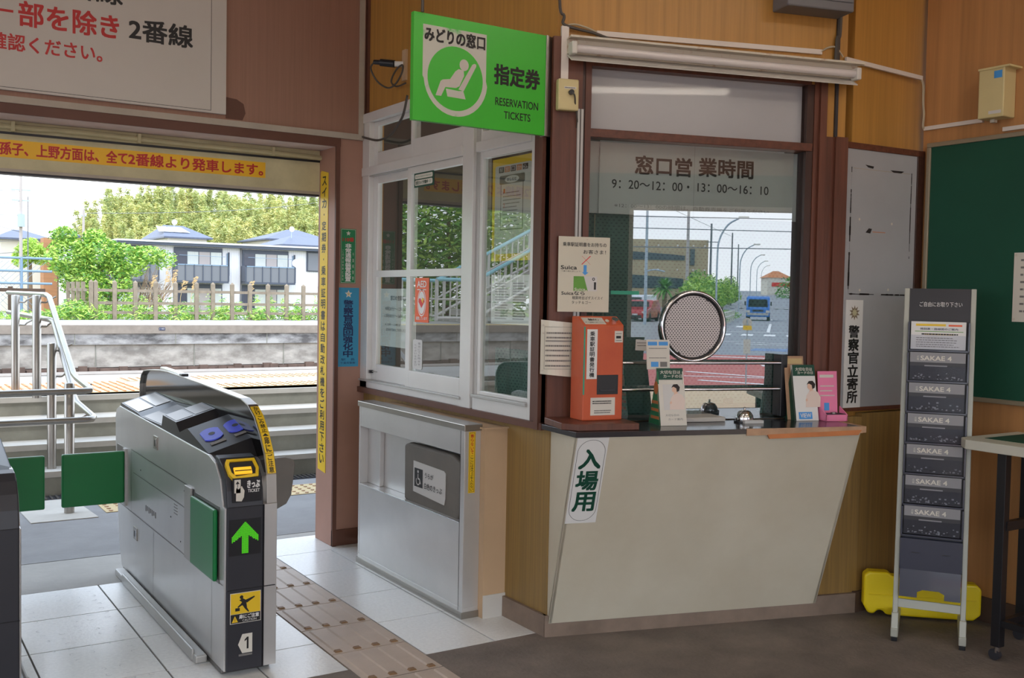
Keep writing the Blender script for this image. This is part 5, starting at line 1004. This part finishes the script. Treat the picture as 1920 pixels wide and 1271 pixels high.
gs_ = leaves('weeds', [(3.5+.24*i, 18.95+.25*((i*7) % 3), .86, .24, .35, .14+.05*((i*5) % 4), 420) for i in range(26)]+[(3.2, 18.9, .95, .35, .3, .22, 900), (2.9, 18.8, .88, .3, .3, .14, 400), (2.4, 19, .86, .5, .3, .1, 600), (1.6, 19, .86, .5, .3, .09, 600)], .052, 'leaf', 4, m2='leafd', label='green weeds growing along the foot of the concrete fence', cat='weeds', kind='stuff', asp=.35, shell=.2)
leaves('tall_weeds', [(3.75+.31*i+.1*((i*3) % 4), 19.5+.2*((i*7) % 4), 1.0+.04*((i*5) % 5), .10, .15, .24+.04*((i*3) % 4), 120) for i in range(20)], .058, 'leaf', 6, m2='leafd', label='taller green weeds standing behind the concrete fence', cat='weeds', kind='stuff', asp=.3, shell=.1)
q = MB(); rr = random.Random(12)
for (x, y_, h_) in ((4.85, 19.6, .95), (5.0, 19.7, .9), (5.35, 19.6, .78), (4.62, 19.7, .80), (6.45, 19.6, .72), (5.2, 19.8, .7)):
    q.tube([(x, y_, .8), (x+.03, y_, .8+h_*.6), (x+.08, y_, .8+h_)], [.006, .004, .002], 'straw', 4)
    for k in range(40):
        t_ = rr.random(); p = Vector((x+.05+.04*t_+rr.uniform(-.04, .04), y_+rr.uniform(-.04, .04), .8+h_*(.72+.30*t_))); q.add([p, p+Vector((.03, .0, .012)), p+Vector((.05, .005, .03)), p+Vector((.02, .0, .022))], [(0, 1, 2, 3)], 'straw')
q.build('dry_grass', label='dry brown seed heads rising above the concrete fence', cat='grass', kind='stuff')
leaves('hedge_left', [(1.2, 26, 1.2, 1.6, .8, .9, 2200), (-1.5, 27, 1.3, 1.8, .8, .9, 1800), (1.9, 25, .9, .7, .5, .5, 700)], .06, 'leaf', 9, m2='leafd', label='pale green shrubs behind the mesh fence at the left edge', cat='shrub', kind='stuff', asp=.6, shell=.3)
# ground behind the far platform
q = MB(); q.box(-60, 90, 23.9, 150, -1.2, -.2, 'soil'); q.build('ground_beyond', kind='structure')

# ------------------------------------------------------------------ houses beyond (distances about 55 to 85 m)
KF = 1.32
def far(x, Y, z): return (x*KF, Y*KF, 1.35+KF*(z-1.35))
def fbox(q, x0, x1, Y0, Y1, z0, z1, m): a_, b_ = far(x0, Y0, z0), far(x1, Y1, z1); return q.box(a_[0], b_[0], a_[1], b_[1], a_[2], b_[2], m)
ap = thing('apartment_house', place(0, 0), 'long white tiled apartment block with charcoal balconies beyond the fence', 'building')
q = MB(); fbox(q, 10.4, 27, 50, 56, -.1, 3.55, 'aptw')
for i in range(150):
    x = 10.4+i*.11; fbox(q, x, x+.006, 49.995, 50, .0, 3.5, 'paperg')
q.build('wall', ap)
q = MB(); fbox(q, 10.2, 27.2, 49.6, 56.2, 3.47, 3.60, 'aptd'); fbox(q, 10.2, 27.2, 49.55, 56.2, 3.60, 3.68, 'roofp'); q.build('roof_edge', ap)
for (x0, x1) in ((9.6, 11.9), (12.85, 15.2), (16.18, 18.58), (21.5, 23.9)):
    for zt, zb in ((3.42, 2.0), (1.66, .4)):
        q = MB(); fbox(q, x0+.02, x1, 49.93, 50.05, zb, zt, 'aptd'); wn = q.build('window', ap)
        q = MB(); n_ = 4; w_ = (x1-x0-.1)/n_
        for k in range(n_): fbox(q, x0+.06+k*w_+.03, x0+.06+(k+1)*w_-.01, 49.915, 49.93, zb, zt-.20, ('pocket', 'curtain', 'polec', 'curtain')[k])
        q.build('pane', wn)
    q = MB(); fbox(q, x0-.05, x1+.1, 49.2, 50, 1.72, 1.82, 'aptd'); fbox(q, x0-.05, x1+.1, 49.2, 49.25, 2.55, 2.60, 'meshm'); fbox(q, x0-.05, x1+.1, 49.22, 49.25, 1.82, 2.55, 'aptp')
    for k in range(7): x = x0-.05+(x1-x0+.15)*k/6; fbox(q, x-.02, x+.02, 49.19, 49.24, 1.8, 2.58, 'aptd')
    fbox(q, x0-.05, x0-.0, 49.2, 50, 1.8, 2.6, 'aptd'); fbox(q, x1+.05, x1+.1, 49.2, 50, 1.8, 2.6, 'aptd'); bl_ = q.build('balcony', ap)
    q = MB(); q.cyl(far(x0+.1, 49.3, 3.02), far(x1-.05, 49.3, 3.0), .015, 'meshm', 6); q.build('clothes_pole', bl_)
for x in (15.52, 18.9): 
    q = MB(); fbox(q, x-.03, x+.03, 49.9, 50, 2.1, 3.25, 'aptd'); fbox(q, x-.09, x-.06, 49.9, 50, 2.1, 3.2, 'meshm'); q.build('shutter_case', ap)
q = MB(); fbox(q, 16.1, 16.15, 49.9, 50, .2, 3.5, 'grey'); q.build('downpipe', ap)
q = MB(); fbox(q, 19.56, 20.6, 49.93, 50.05, 2.43, 3.5, 'aptd'); fbox(q, 19.62, 20.55, 49.9, 49.93, 2.48, 3.38, 'aptp'); q.build('window', ap)
q = MB(); cx_, cy_, cz_ = far(18.72, 49.3, 2.82); q.lathe([(.02, 0), (.24, -.04), (.26, -.06), (.0, -.03)], 'white', c=(cx_, cy_, cz_), n=20, ax='y'); q.build('satellite_dish', ap, smooth=True)
def hiproof(q, x0, x1, Y0, Y1, ze, zr, rx0, rx1, m):
    A = [far(x0, Y0, ze), far(x1, Y0, ze), far(x1, Y1, ze), far(x0, Y1, ze)]; ym = (Y0+Y1)/2; Rr = [far(rx0, ym, zr), far(rx1, ym, zr)]
    lo = [Vector(p)-Vector((0, 0, .12)) for p in A]
    q.add(A+Rr+lo, [(0, 1, 5, 4), (1, 2, 5), (2, 3, 4, 5), (3, 0, 4), (6, 9, 8, 7), (0, 6, 7, 1), (1, 7, 8, 2), (2, 8, 9, 3), (3, 9, 6, 0)], m)
def house(label, x0, x1, Y0, Y1, z0, ze, zr, r0, r1, wm, rm, eav=.3, wins=(), dish=None):
    h_ = thing('house', place(0, 0), label, 'building', None)
    q = MB(); fbox(q, x0+eav, x1-eav, Y0+.3, Y1-.3, z0, ze, wm); q.build('wall', h_); q = MB(); hiproof(q, x0, x1, Y0, Y1, ze, zr, r0, r1, rm); q.build('roof', h_)
    for (a_, b_, c_, d_) in wins: q = MB(); fbox(q, a_, b_, Y0+.25, Y0+.35, c_, d_, 'aptd'); q.build('window', h_)
    if dish: q = MB(); x, z = dish; p = far(x, Y0+2, z); q.cyl((p[0], p[1], p[2]-1.0), p, .03, 'lampgrey', 6); q.lathe([(.02, 0), (.22, -.04), (.0, -.02)], 'white', c=(p[0], p[1]-.05, p[2]), n=16, ax='y'); q.build('satellite_dish', h_, smooth=True)
    return h_
house('pale house with a bright hipped roof standing behind the apartment block', 15.4, 18.3, 62, 68, -.2, 4.53, 5.36, 16.1, 17.3, 'hwall', 'roof', dish=(16.5, 5.5))
q = MB(); 
for (a_, b_) in ((15.5, 16.1), (16.2, 17.0)): q.poly([far(a_-.15, 63.0, 4.81), far(b_+.2, 63.0, 4.81), far(b_, 64.4, 5.195), far(a_, 64.4, 5.195)], 'roofp')
q.v = [p+Vector((0, 0, .05)) for p in q.v]; q.build('roof_light_panel', label='pale shining panels lying on the hipped roof', cat='panel')
house('grey roofed house showing above the apartment block at the right', 21.2, 26.5, 58, 64, -.2, 4.18, 4.88, 22.9, 23.2, 'hwall', 'roof', dish=(22.5, 5.2))
house('bluish roofed house at the doorway right edge', 22.3, 27, 64, 70, -.2, 4.8, 5.6, 24.8, 25.6, 'hwall', 'roof')
house('cream house with a grey hipped roof at the far left', 5.7, 8.35, 55, 60, -.2, 3.75, 4.28, 6.8, 7.2, 'hwall', 'roof', wins=((7.1, 7.4, 3.2, 3.5),))
q = MB(); fbox(q, 7.65, 8.25, 53.5, 54.5, -.2, 3.75, 'hbrown'); q.build('brown_sided_house', label='narrow brown sided building just left of the creeper bush', cat='building')
house('small white gabled house peeping over the creeper bush', 7.9, 8.7, 50, 53, -.2, 3.75, 4.15, 8.25, 8.3, 'aptw', 'roof')

# utility poles and wires beyond the tracks
def pole(label, x, Y, z0, z1, r=.10, arms=(), group=None, m='polec', gear=False):
    p0, p1 = far(x, Y, z0), far(x, Y, z1); o = thing('utility_pole', place(p0[0], p0[1], 0), label, 'utility pole', group)
    q = MB(); q.cyl((0, 0, p0[2]), (0, 0, p1[2]), r, m, 12, r1=r*.75); q.build('mast', o, smooth=True)
    for a_, w_ in arms: zz = far(0, 0, a_)[2]; q = MB(); q.box(-w_, w_, -.03, .03, zz-.03, zz+.03, 'lampgrey'); [q.cyl((k*w_*.9, 0, zz), (k*w_*.9, 0, zz+.14), .03, 'white', 8) for k in (-1, -.4, .4, 1)]; q.build('cross_arm', o)
    if gear: 
        zz = far(0, 0, 3.75)[2]; q = MB(); q.cyl((0, -.1, zz-.35), (0, -.1, zz+.25), .17, 'lampgrey', 14); q.build('transformer', o, smooth=True); q = MB(); zz = far(0, 0, 1.35)[2]; q.box(-.07, .07, -.13, -.10, zz-.35, zz+.3, 'offwhite'); q.text('新', -.05, zz-.0, .05, zz+.14, .132, 'bluel'); q.build('pole_sign', o)
    return o
pole('tall concrete utility pole with cross arms at the left', 4.98, 40, .2, 6.4, .085, ((4.79, .42), (4.42, .40)), gear=True)
pole('thin dark pole just right of the tall utility pole', 5.21, 40, .2, 4.57, .03, (), m='wire')
pole('short concrete pole top rising behind the creeper bush', 7.06, 40, .2, 4.24, .075, ((4.0, .12),), m='polec')
for i, (a_, b_) in enumerate(((far(-5, 36, 4.9), far(4.98, 40, 4.75)), (far(-5, 36, 4.0), far(4.98, 40, 3.9)), (far(-2, 38, 5.6), far(4.98, 40, 3.3)), (far(4.98, 40, 4.4), far(-3, 60, 4.2)), (far(4.98, 40, 2.5), far(8.2, 48, 2.9)), (far(-4, 38, 3.0), far(4.98, 40, 3.0)), (far(7.06, 40, 4.1), far(24, 60, 6.9)), (far(-4, 38, 2.2), far(4.98, 40, 2.6)))):
    a_, b_ = Vector(a_), Vector(b_); pts = [a_.lerp(b_, t/12)-Vector((0, 0, .25*4*(t/12)*(1-t/12))) for t in range(13)]
    q = MB(); q.tube(pts, .014, 'wire', 5); q.build('overhead_wire', label='thin overhead wire crossing the sky near the utility pole', cat='wire', group='overhead wires by the platform')

# ------------------------------------------------------------------ wooded hill with bamboo
q = MB(); N = 40; vs = []; fs = []
def hz(x, y_):
    e = 1/(1+math.exp(-(x-20.5)/2.2)); return -.6+e*7.2*min(1, max(0, (y_-90)/26))
for j in range(14):
    for i in range(N+1): x = 5+i*2.2; y_ = 90+j*4.5; vs.append((x, y_, hz(x, y_)))
for j in range(13):
    for i in range(N): a_ = j*(N+1)+i; fs.append((a_, a_+1, a_+N+2, a_+N+1))
q.add(vs, fs, 'hill'); q.build('hill_ground', kind='structure')
def clump(seed, m, m2, h_=8.0):
    r = random.Random(seed); bl_ = []; st_ = MB()
    for c_ in range(9):
        x, y_ = r.uniform(-1.5, 1.5), r.uniform(-1.2, 1.2); hh = h_*r.uniform(.75, 1.0); lx, ly = r.uniform(-.9, .9), r.uniform(-.9, .9)
        st_.tube([(x, y_, 0), (x+lx*.2, y_+ly*.2, hh*.6), (x+lx, y_+ly, hh)], [.06, .05, .015], 'bark', 4)
        for k in range(7): t_ = .22+.78*k/6; bl_.append((x+lx*t_*t_, y_+ly*t_*t_, hh*t_, .85*(1.15-t_*.7), .85*(1.15-t_*.7), .65, 120))
    return bl_, st_
protos = []
for k in range(5):
    bl_, st_ = clump(20+k, 'leafb', 'leafb2')
    protos.append(leaves('bamboo_clump', bl_, .24, 'leafb' if k % 2 == 0 else 'leafb2', 40+k, m2='leafb2' if k % 2 == 0 else 'leafb', asp=.34, shell=.1, droop=.25, extra=st_, group='bamboo on the hill'))
rr = random.Random(77); used = [0]*5; row = 0
for j in range(5):
    yy = 96+j*7
    for i in range(20):
        x = 15.0+i*1.95*(1+.06*j)+rr.uniform(-.8, .8)
        if x > 56: continue
        k = rr.randrange(5); o = protos[k]
        if used[k]: o = protos[k].copy(); col.objects.link(o)
        used[k] = 1; edge = min(1, max(.45, (x-8)/15)); s = rr.uniform(.78, 1.0)*edge*.92
        o.matrix_world = Matrix.Translation((x, yy+rr.uniform(-2, 2), hz(x, yy)-.3)) @ Matrix.Rotation(rr.uniform(0, 6.28), 4, 'Z') @ Matrix.Diagonal((s*1.15, s*1.15, s, 1))
        tag(o, 'feathery yellow green bamboo clump in the grove on the hill', 'bamboo', 'bamboo on the hill')
for i, (x, Y, z, rx, rz_, lab) in enumerate(((9.6, 62, 3.3, 1.0, .9, 'round dark green tree left of the hipped roof house'), (4.9*1.35, 50, 3.0, .8, .7, 'bright green tree above the small white house'), (13.6, 66, 3.6, 1.2, .9, 'green tree between the bush and the hipped roof'), (21, 72, 3.6, 1.6, 1.0, 'dark green tree behind the apartment roof'), (17.6, 74, 3.2, 1.6, 1.3, 'green tree low on the hill behind the hipped roof'))):
    p = far(x, Y, z); t_ = thing('tree', place(p[0], p[1], -.3), lab, 'tree')
    leaves('crown', [(0, 0, p[2]+.3, rx, rx, rz_, 1500), (rx*.6, 0, p[2], rx*.7, rx*.7, rz_*.8, 900), (-rx*.6, 0, p[2]-.2, rx*.7, rx*.7, rz_*.8, 900)], .11, 'leafd' if i != 1 else 'leaf', 60+i, parent=t_, m2='leaf', asp=.6, shell=.5)
    q = MB(); q.cyl((0, 0, 0), (0, 0, p[2]+.3), .16, 'bark', 8, r1=.06); q.build('trunk', t_)

# ------------------------------------------------------------------ footbridge stairs on the far platform (seen in the office window glass)
fb = thing('footbridge_stairs', place(-4.76, 17.2, .81), 'white footbridge stairs with pale blue handrails on the far platform', 'stairs')
def zr(x): return max(0, -x-.85)*.5
for yo in (0, 1.6):
    q = MB(); L = 9.0
    for zz, rr_, mm in ((.84, .038, 'railblue'), (.10, .03, 'whitelam'), (.46, .02, 'whitelam')): q.tube([(0, yo, zz), (-.85, yo, zz), (-L, yo, zz+zr(-L))], rr_, mm, 8)
    for i in range(int(L/.15)): x = -i*.15; q.cyl((x, yo, .05+zr(x)), (x, yo, .84+zr(x)), .016 if i % 7 else .034, 'whitelam', 6)
    q.build('railing', fb)
q = MB()
for i in range(27): q.box(-.85-.3*(i+1), -.85-.3*i, .05, 1.55, .15*i-.02 if i else 0, .15*(i+1)-.05, 'stept')
q.prism([(-.6, -.0), (-.85, .12), (-9, 4.2), (-9, 3.9)], .0, .05, 'whitelam', 'y'); q.build('treads', fb)
for i, (x, y_, z, r_) in enumerate(((-3.6, 23, 2.6, 1.7), (-6.0, 24, 3.0, 2.1), (-8.8, 24, 3.6, 2.6), (-12.5, 25, 4.0, 3.0), (-1.0, 25, 2.1, 1.2))):
    t_ = thing('tree', place(x, y_, -.2), ['leafy green tree beyond the far platform nearest the doorway left side', 'second green tree beyond the footbridge stairs', 'third green tree beyond the footbridge stairs', 'green tree farthest left beyond the footbridge', 'small green tree beside the mesh fence'][i], 'tree')
    leaves('crown', [(0, 0, z, r_, r_, r_*.95, 4200), (r_*.5, -.3, z-.8, r_*.9, r_*.7, r_*.8, 2400), (-r_*.5, -.3, z-1.2, r_*.9, r_*.7, r_*.8, 1600)], .12, 'leafd', 90+i, parent=t_, m2='leaf', asp=.6, shell=.3)
    q = MB(); q.cyl((0, 0, 0), (0, 0, z), .12, 'bark', 8, r1=.05); q.build('trunk', t_)
leaves('platform_weeds', [(-1.5-.5*i, 18.4, .9, .35, .3, .22, 300) for i in range(8)], .045, 'leafd', 99, m2='leaf', label='green weeds at the foot of the footbridge stairs', cat='weeds', kind='stuff', asp=.4, shell=.2)

# ================================================================== OUTSIDE, street side (seen mirrored in the counter window)
q = MB(); q.box(-40, 160, -9.6, -2.6, -.4, -.10, 'brickp'); q.build('street_pavement', kind='structure')
q = MB(); q.box(-60, 200, -20.6, -9.6, -.4, -.148, 'redpave'); q.box(-60, 200, -90, -20.6, -.4, -.15, 'road'); q.build('street_ground', kind='structure')
ax_ = Vector((.252, -.968, 0)); ex_ = Vector((.968, .252, 0))
def rd(t, l, z=-.15): p = ax_*t+ex_*l; return (p.x, p.y, z)
q = MB(); q.poly([rd(80, -60, -.16), rd(80, 60, -.16), rd(320, 60, 4.4), rd(320, -60, 4.4)], 'road'); q.v += []; q.build('road_slope', kind='structure')
q = MB(); q.poly([rd(22, -40, -.142), rd(22, 1.0, -.142), rd(80, .6, -.142), rd(80, -40, -.142)], 'asphalt2'); q.build('car_park', kind='structure')
q = MB()
def strip(t0, l0, t1, l1, w, m='paint', z=-.144):
    a_, b_ = Vector(rd(t0, l0, z)), Vector(rd(t1, l1, z)); d = (b_-a_).normalized(); n_ = Vector((-d.y, d.x, 0))*w/2; q.poly([a_-n_, b_-n_, b_+n_, a_+n_], m)
for k in range(9): strip(38.2, 1.8+k*.95, 40.4, 1.8+k*.95, .5)
for k in range(12): strip(112, -1+k*1.0, 115, -1+k*1.0, .5, z=.55)
strip(43.5, .8, 43.5, 9, .35); strip(44, 3.6, 62, 3.6, .16); strip(75, 3.6, 79, 3.6, .16); strip(24, 1.5, 43, 1.1, .15); strip(26, 3.3, 26.6, 5.4, .3, 'bpaint'); strip(25.2, 3.2, 25.4, 6.4, .3, 'bpaint'); strip(31.5, 1.2, 30.6, 4.6, .25); strip(29.4, 2.6, 29.2, 5.2, .25)
strip(52, 2.0, 55, 2.0, .5); strip(52.5, 5.6, 55.5, 5.6, .5)
for (a_, b_, w_) in (((5.85, -13.82), (8.5, -11.6), .18), ((5.6, -12.6), (9.5, -12.0), .12), ((5.7, -11.6), (7.2, -10.6), .18), ((7.2, -19.7), (9.2, -19.2), .3), ((8.0, -16.2), (9.6, -16.0), .5)):
    a_, b_ = Vector((*a_, -.144)), Vector((*b_, -.144)); d = (b_-a_).normalized(); n_ = Vector((-d.y, d.x, 0))*w_/2; q.poly([a_-n_, b_-n_, b_+n_, a_+n_], 'paint')
q.build('road_marking', kind='structure')
def vehicle(name, label, mw, prof, w, body, wheels, glass=(), extra=None):
    v_ = thing(name, mw, label, 'vehicle')                      # prof: side outline (y forward, z up)
    q = MB(); q.prism(prof, -w/2, w/2, body, 'x'); q.build('body', v_, bevel=.06, seg=3)
    for (y_, r_) in wheels:
        for s_ in (-1, 1): q = MB(); q.cyl((s_*(w/2-.2), y_, r_), (s_*(w/2+.01), y_, r_), r_, 'tyre', 18); q.build('wheel', v_, smooth=True)
    for pts in glass: q = MB(); q.prism(pts[0], pts[1], pts[2], 'carglass', pts[3]); q.build('window', v_)
    if extra: extra(v_)
    return v_
rot_road = math.degrees(math.atan2(.968, -.252))-90           # local +y points to the station
def ext_truck(v_):
    q = MB(); q.box(-.83, .83, -3.2, .55, .75, 1.86, 'truckb'); q.build('cargo_bed', v_, bevel=.03); q = MB(); q.box(-.78, .78, 1.94, 1.99, .42, .60, 'alu2'); q.box(-.85, -.58, 1.95, 2.0, .62, .80, 'offwhite'); q.box(.58, .85, 1.95, 2.0, .62, .80, 'offwhite'); q.box(-.4, .4, 1.95, 1.99, .70, .84, 'dkgrey'); q.box(-1.0, -.9, 1.7, 1.78, 1.15, 1.45, 'black'); q.box(.9, 1.0, 1.7, 1.78, 1.15, 1.45, 'black'); q.build('front_trim', v_)
vehicle('truck', 'blue light truck driving up the street towards the station', place(*rd(74.5, 2.6)[:2], -.15, rot_road), [(-3.2, .35), (1.95, .30), (1.98, .95), (1.75, 1.80), (.6, 1.82), (.6, .75), (-3.2, .75)], 1.72, 'truckb', ((1.2, .33), (-2.2, .33)), [([(-.72, 1.05), (.72, 1.05), (.66, 1.62), (-.66, 1.62)], 1.80, 1.97, 'y')], ext_truck)
def ext_car(v_):
    q = MB(); q.box(-.42, .42, 2.0, 2.06, .25, .42, 'black'); q.box(-.74, -.45, 1.93, 2.02, .52, .66, 'offwhite'); q.box(.45, .74, 1.93, 2.02, .52, .66, 'offwhite'); q.box(-.18, .18, 2.03, 2.07, .42, .52, 'paperg'); q.build('front_trim', v_)
vehicle('car', 'red hatchback parked nose out across the street', place(11.0, -61.2, -.142, rot_road+6), [(-2.0, .25), (2.0, .22), (2.05, .55), (1.85, .78), (1.0, .92), (.35, 1.40), (-1.3, 1.45), (-2.0, 1.0)], 1.66, 'redcar', ((1.25, .3), (-1.3, .3)), [([(-.68, .95), (.68, .95), (.58, 1.33), (-.58, 1.33)], .5, .95, 'y')], ext_car)
vehicle('van', 'white van parked behind the red hatchback', place(11.3, -65.6, -.142, rot_road+6), [(-2.1, .25), (2.1, .25), (2.1, .9), (1.6, 1.75), (-2.1, 1.8)], 1.66, 'whitep', ((1.4, .3), (-1.4, .3)), [([(-.7, 1.0), (.7, 1.0), (.62, 1.6), (-.62, 1.6)], 1.6, 2.05, 'y')])
bd = thing('civic_building', place(0, 0), 'tan brick building with curved dark window bands across the street', 'building')
q = MB(); q.prism([(24.7, -110), (24.7, -128), (6, -128), (6, -110)], -.3, 8.2, 'bldtan'); q.build('wall', bd)
q = MB()
for (z0, z1, x0, x1) in ((5.85, 7.0, 6.5, 22.0), (2.6, 4.35, 6.5, 21.9)):
    pts = [(x0, z0)]+[(x1, z0)]+[(x1, z1-.62)]+[(x1-(x1-x0)*k/14, z1-.62*(1-k/14)**2*1.0) for k in range(1, 15)]
    q.prism(pts, -110.1, -109.9, 'bldwin', 'y')
q.build('window_band', bd)
q = MB(); q.box(22.6, 23.1, -110.2, -109.7, 5.3, 7.15, 'bldwin'); q.box(22.6, 23.1, -110.2, -109.7, 2.3, 4.45, 'bldwin'); q.build('side_window', bd)
q = MB()
for z in (7.5, 4.75): 
    for x in (17.4, 18.9, 21.1, 22.9, 24.2): q.lathe([(.09, 0), (.09, .15), (0, .2)], 'white', c=(x, -109.6, z), n=10, ax='y')
q.build('wall_light', bd)
def spole(label, x, y_, z0, z1, r, arm=None, m='lampgrey', name='utility_pole'):
    o = thing(name, place(x, y_, z0), label, 'pole'); q = MB(); q.cyl((0, 0, 0), (0, 0, z1-z0), r, m, 10, r1=r*.7); q.build('mast', o, smooth=True)
    if arm: q = MB(); q.tube(spline(arm), .05, m, 6); q.build('arm', o, smooth=True)
    return o
spole('pale steel pole with a sign arm by the car park', 9.98, -52, -.15, 7.5, .10, [(0, 0, 3.1), (.5, 0, 3.2), (1.1, 0, 3.1)])
spole('tall concrete pole before the tan building', 18.9, -90, -.5, 12, .17, None, 'polec'); spole('dark utility pole beyond the trees', 25.0, -110, 0, 10.1, .15, [(-.5, 0, 8), (.8, 0, 8)], 'wire')
spole('thin utility pole farther up the street', 30, -122, 0, 9.9, .12, None, 'wire'); spole('distant utility pole up the street', 37, -150, 0, 10, .12, None, 'wire')
for k, t_ in enumerate((60, 98, 140, 185, 240)):
    z0 = -.15 if t_ < 80 else -.16+(t_-80)*.019
    x, y_, _ = rd(t_, .3 if k else .2)
    o = thing('street_lamp', place(x, y_, z0), ['nearest', 'second', 'third', 'fourth', 'farthest'][k]+' curved street lamp along the road', 'street lamp', 'street lamps')
    q = MB(); q.tube(spline([(0, 0, 0), (0, 0, 4.2), (.12, 0, 5.4), (.6, .1, 6.3), (1.3, .2, 6.75)]), [.075]*8+[.06]*5+[.045]*12, 'lampgrey', 8) if False else q.tube(spline([(0, 0, 0), (0, 0, 4.2), (.12, 0, 5.4), (.6, .1, 6.3), (1.3, .2, 6.75)]), .06, 'lampgrey', 8); q.build('mast', o, smooth=True)
    q = MB(); q.box(1.25, 1.9, .1, .35, 6.72, 6.86, 'amber' if False else 'offwhite'); q.build('lamp_head', o, bevel=.04)
for i in range(12):
    t_ = 66+i*7+3*((i*5) % 3); x, y_, _ = rd(t_, -1.8-.6*(i % 3)); hh = 2.5+.9*((i*7) % 4)/3+(t_-66)*.012
    t_o = thing('tree', place(x, y_, -.2), 'fresh green roadside tree in the row along the street', 'tree', 'roadside trees')
    leaves('crown', [(0, 0, hh*.72, 1.1, 1.1, hh*.42, 900), (.5, .3, hh*.5, .8, .8, .7, 400)], .16, 'leaf', 200+i, parent=t_o, m2='leafd', asp=.7, shell=.3)
    q = MB(); q.cyl((0, 0, 0), (0, 0, hh*.7), .08, 'bark', 6, r1=.04); q.build('trunk', t_o)
pm = thing('palm_tree', place(12.0, -58, -.14), 'palm tree with drooping fronds before the tan building', 'tree')
q = MB(); q.cyl((0, 0, 0), (0, 0, 2.2), .17, 'bark', 10, r1=.15); q.build('trunk', pm, smooth=True)
q = MB(); rr = random.Random(6)
for k in range(70):
    a_ = rr.uniform(0, 6.28); e_ = rr.uniform(-.5, 1.3); d = Vector((math.cos(a_)*math.cos(e_), math.sin(a_)*math.cos(e_), math.sin(e_))); p0 = Vector((0, 0, 2.2)); prev = p0
    s_ = d.cross(Vector((0, 0, 1))).normalized()
    for j in range(3):
        nx = prev+d*.34-Vector((0, 0, .10*j)); w0, w1 = .16*(1-j/4), .16*(1-(j+1)/3.3); q.add([prev-s_*w0, prev+s_*w0, nx+s_*w1, nx-s_*w1], [(0, 1, 2, 3)], 'leafd'); prev = nx
q.build('fronds', pm)
leaves('distant_wood', [(62, -185, 4, 6.5, 5, 5.0, 3500), (56, -183, 3, 4.5, 4, 3.6, 1500)], .32, 'leafd', 300, label='dark green wooded rise at the end of the street', cat='trees', kind='stuff', asp=.7, shell=.5)
h_ = thing('house', place(63, -228, 2.5), 'orange roofed house closing the far end of the street', 'building')
MB().box(-2.6, 2.6, -3, 3, 0, 4.3, 'hwall').build('wall', h_); q = MB(); q.add([(-3, 3.3, 4.2), (3, 3.3, 4.2), (3, -3.3, 4.2), (-3, -3.3, 4.2), (-.6, 0, 5.8), (.6, 0, 5.8)], [(0, 4, 5, 1), (1, 5, 2), (2, 5, 4, 3), (3, 4, 0), (0, 1, 2, 3)], 'wornor'); q.build('roof', h_); MB().box(-1.6, 2.6, 3, 3.1, 2.2, 3.1, 'redbr').build('shop_sign', h_)
bs = thing('bus_stop_sign', place(5.98, -9.0, -.10), 'round bus stop sign with a yellow plate on a thin pole', 'sign')
q = MB(); q.cyl((0, 0, 0), (0, 0, 1.15), .012, 'lampgrey', 8); q.build('pole', bs); q = MB(); q.lathe([(.0, 0), (.075, 0), (.075, .01), (0, .01)], 'signw', c=(0, -.015, 1.10), n=24, ax='y'); q.box(-.07, .07, -.0, .012, .98, 1.05, 'yellow'); q.box(-.055, .055, 0, .012, .60, .83, 'paperg'); q.build('sign_plate', bs)
for i, (a_, b_) in enumerate((((-20, -30, 4.4), (60, -34, 4.6)), ((-20, -30, 4.1), (60, -40, 4.3)), ((-10, -30, 3.2), (60, -30, 3.4)), ((-10, -55, 7.0), (60, -60, 7.6)), ((9.98, -52, 7.2), (30, -122, 9.4)), ((18.9, -90, 11), (9.98, -52, 7.0)))):
    q = MB(); q.cyl(a_, b_, .018, 'wire', 5); q.build('overhead_wire', label='thin overhead wire crossing above the street', cat='wire', group='street overhead wires')
q = MB()
for t_ in range(8): a_ = rd(56+t_*2.2, .9); q.cyl((a_[0], a_[1], -.15), (a_[0], a_[1], .65), .04, 'whitelam', 6)
a_, b_ = rd(56, .9, .6), rd(72, .9, .6); q.cyl(a_, b_, .035, 'whitelam', 6); a_, b_ = rd(56, .9, .3), rd(72, .9, .3); q.cyl(a_, b_, .035, 'whitelam', 6); q.build('guard_rail', label='white guard rail along the pavement of the street', cat='railing')
leaves('roadside_hedge', [(*rd(58+2.5*i, -.2, .1), 1.2, 1.2, .45, 260) for i in range(12)], .10, 'leafd', 310, m2='leaf', label='low hedge along the street pavement', cat='hedge', kind='stuff', asp=.6, shell=.3)
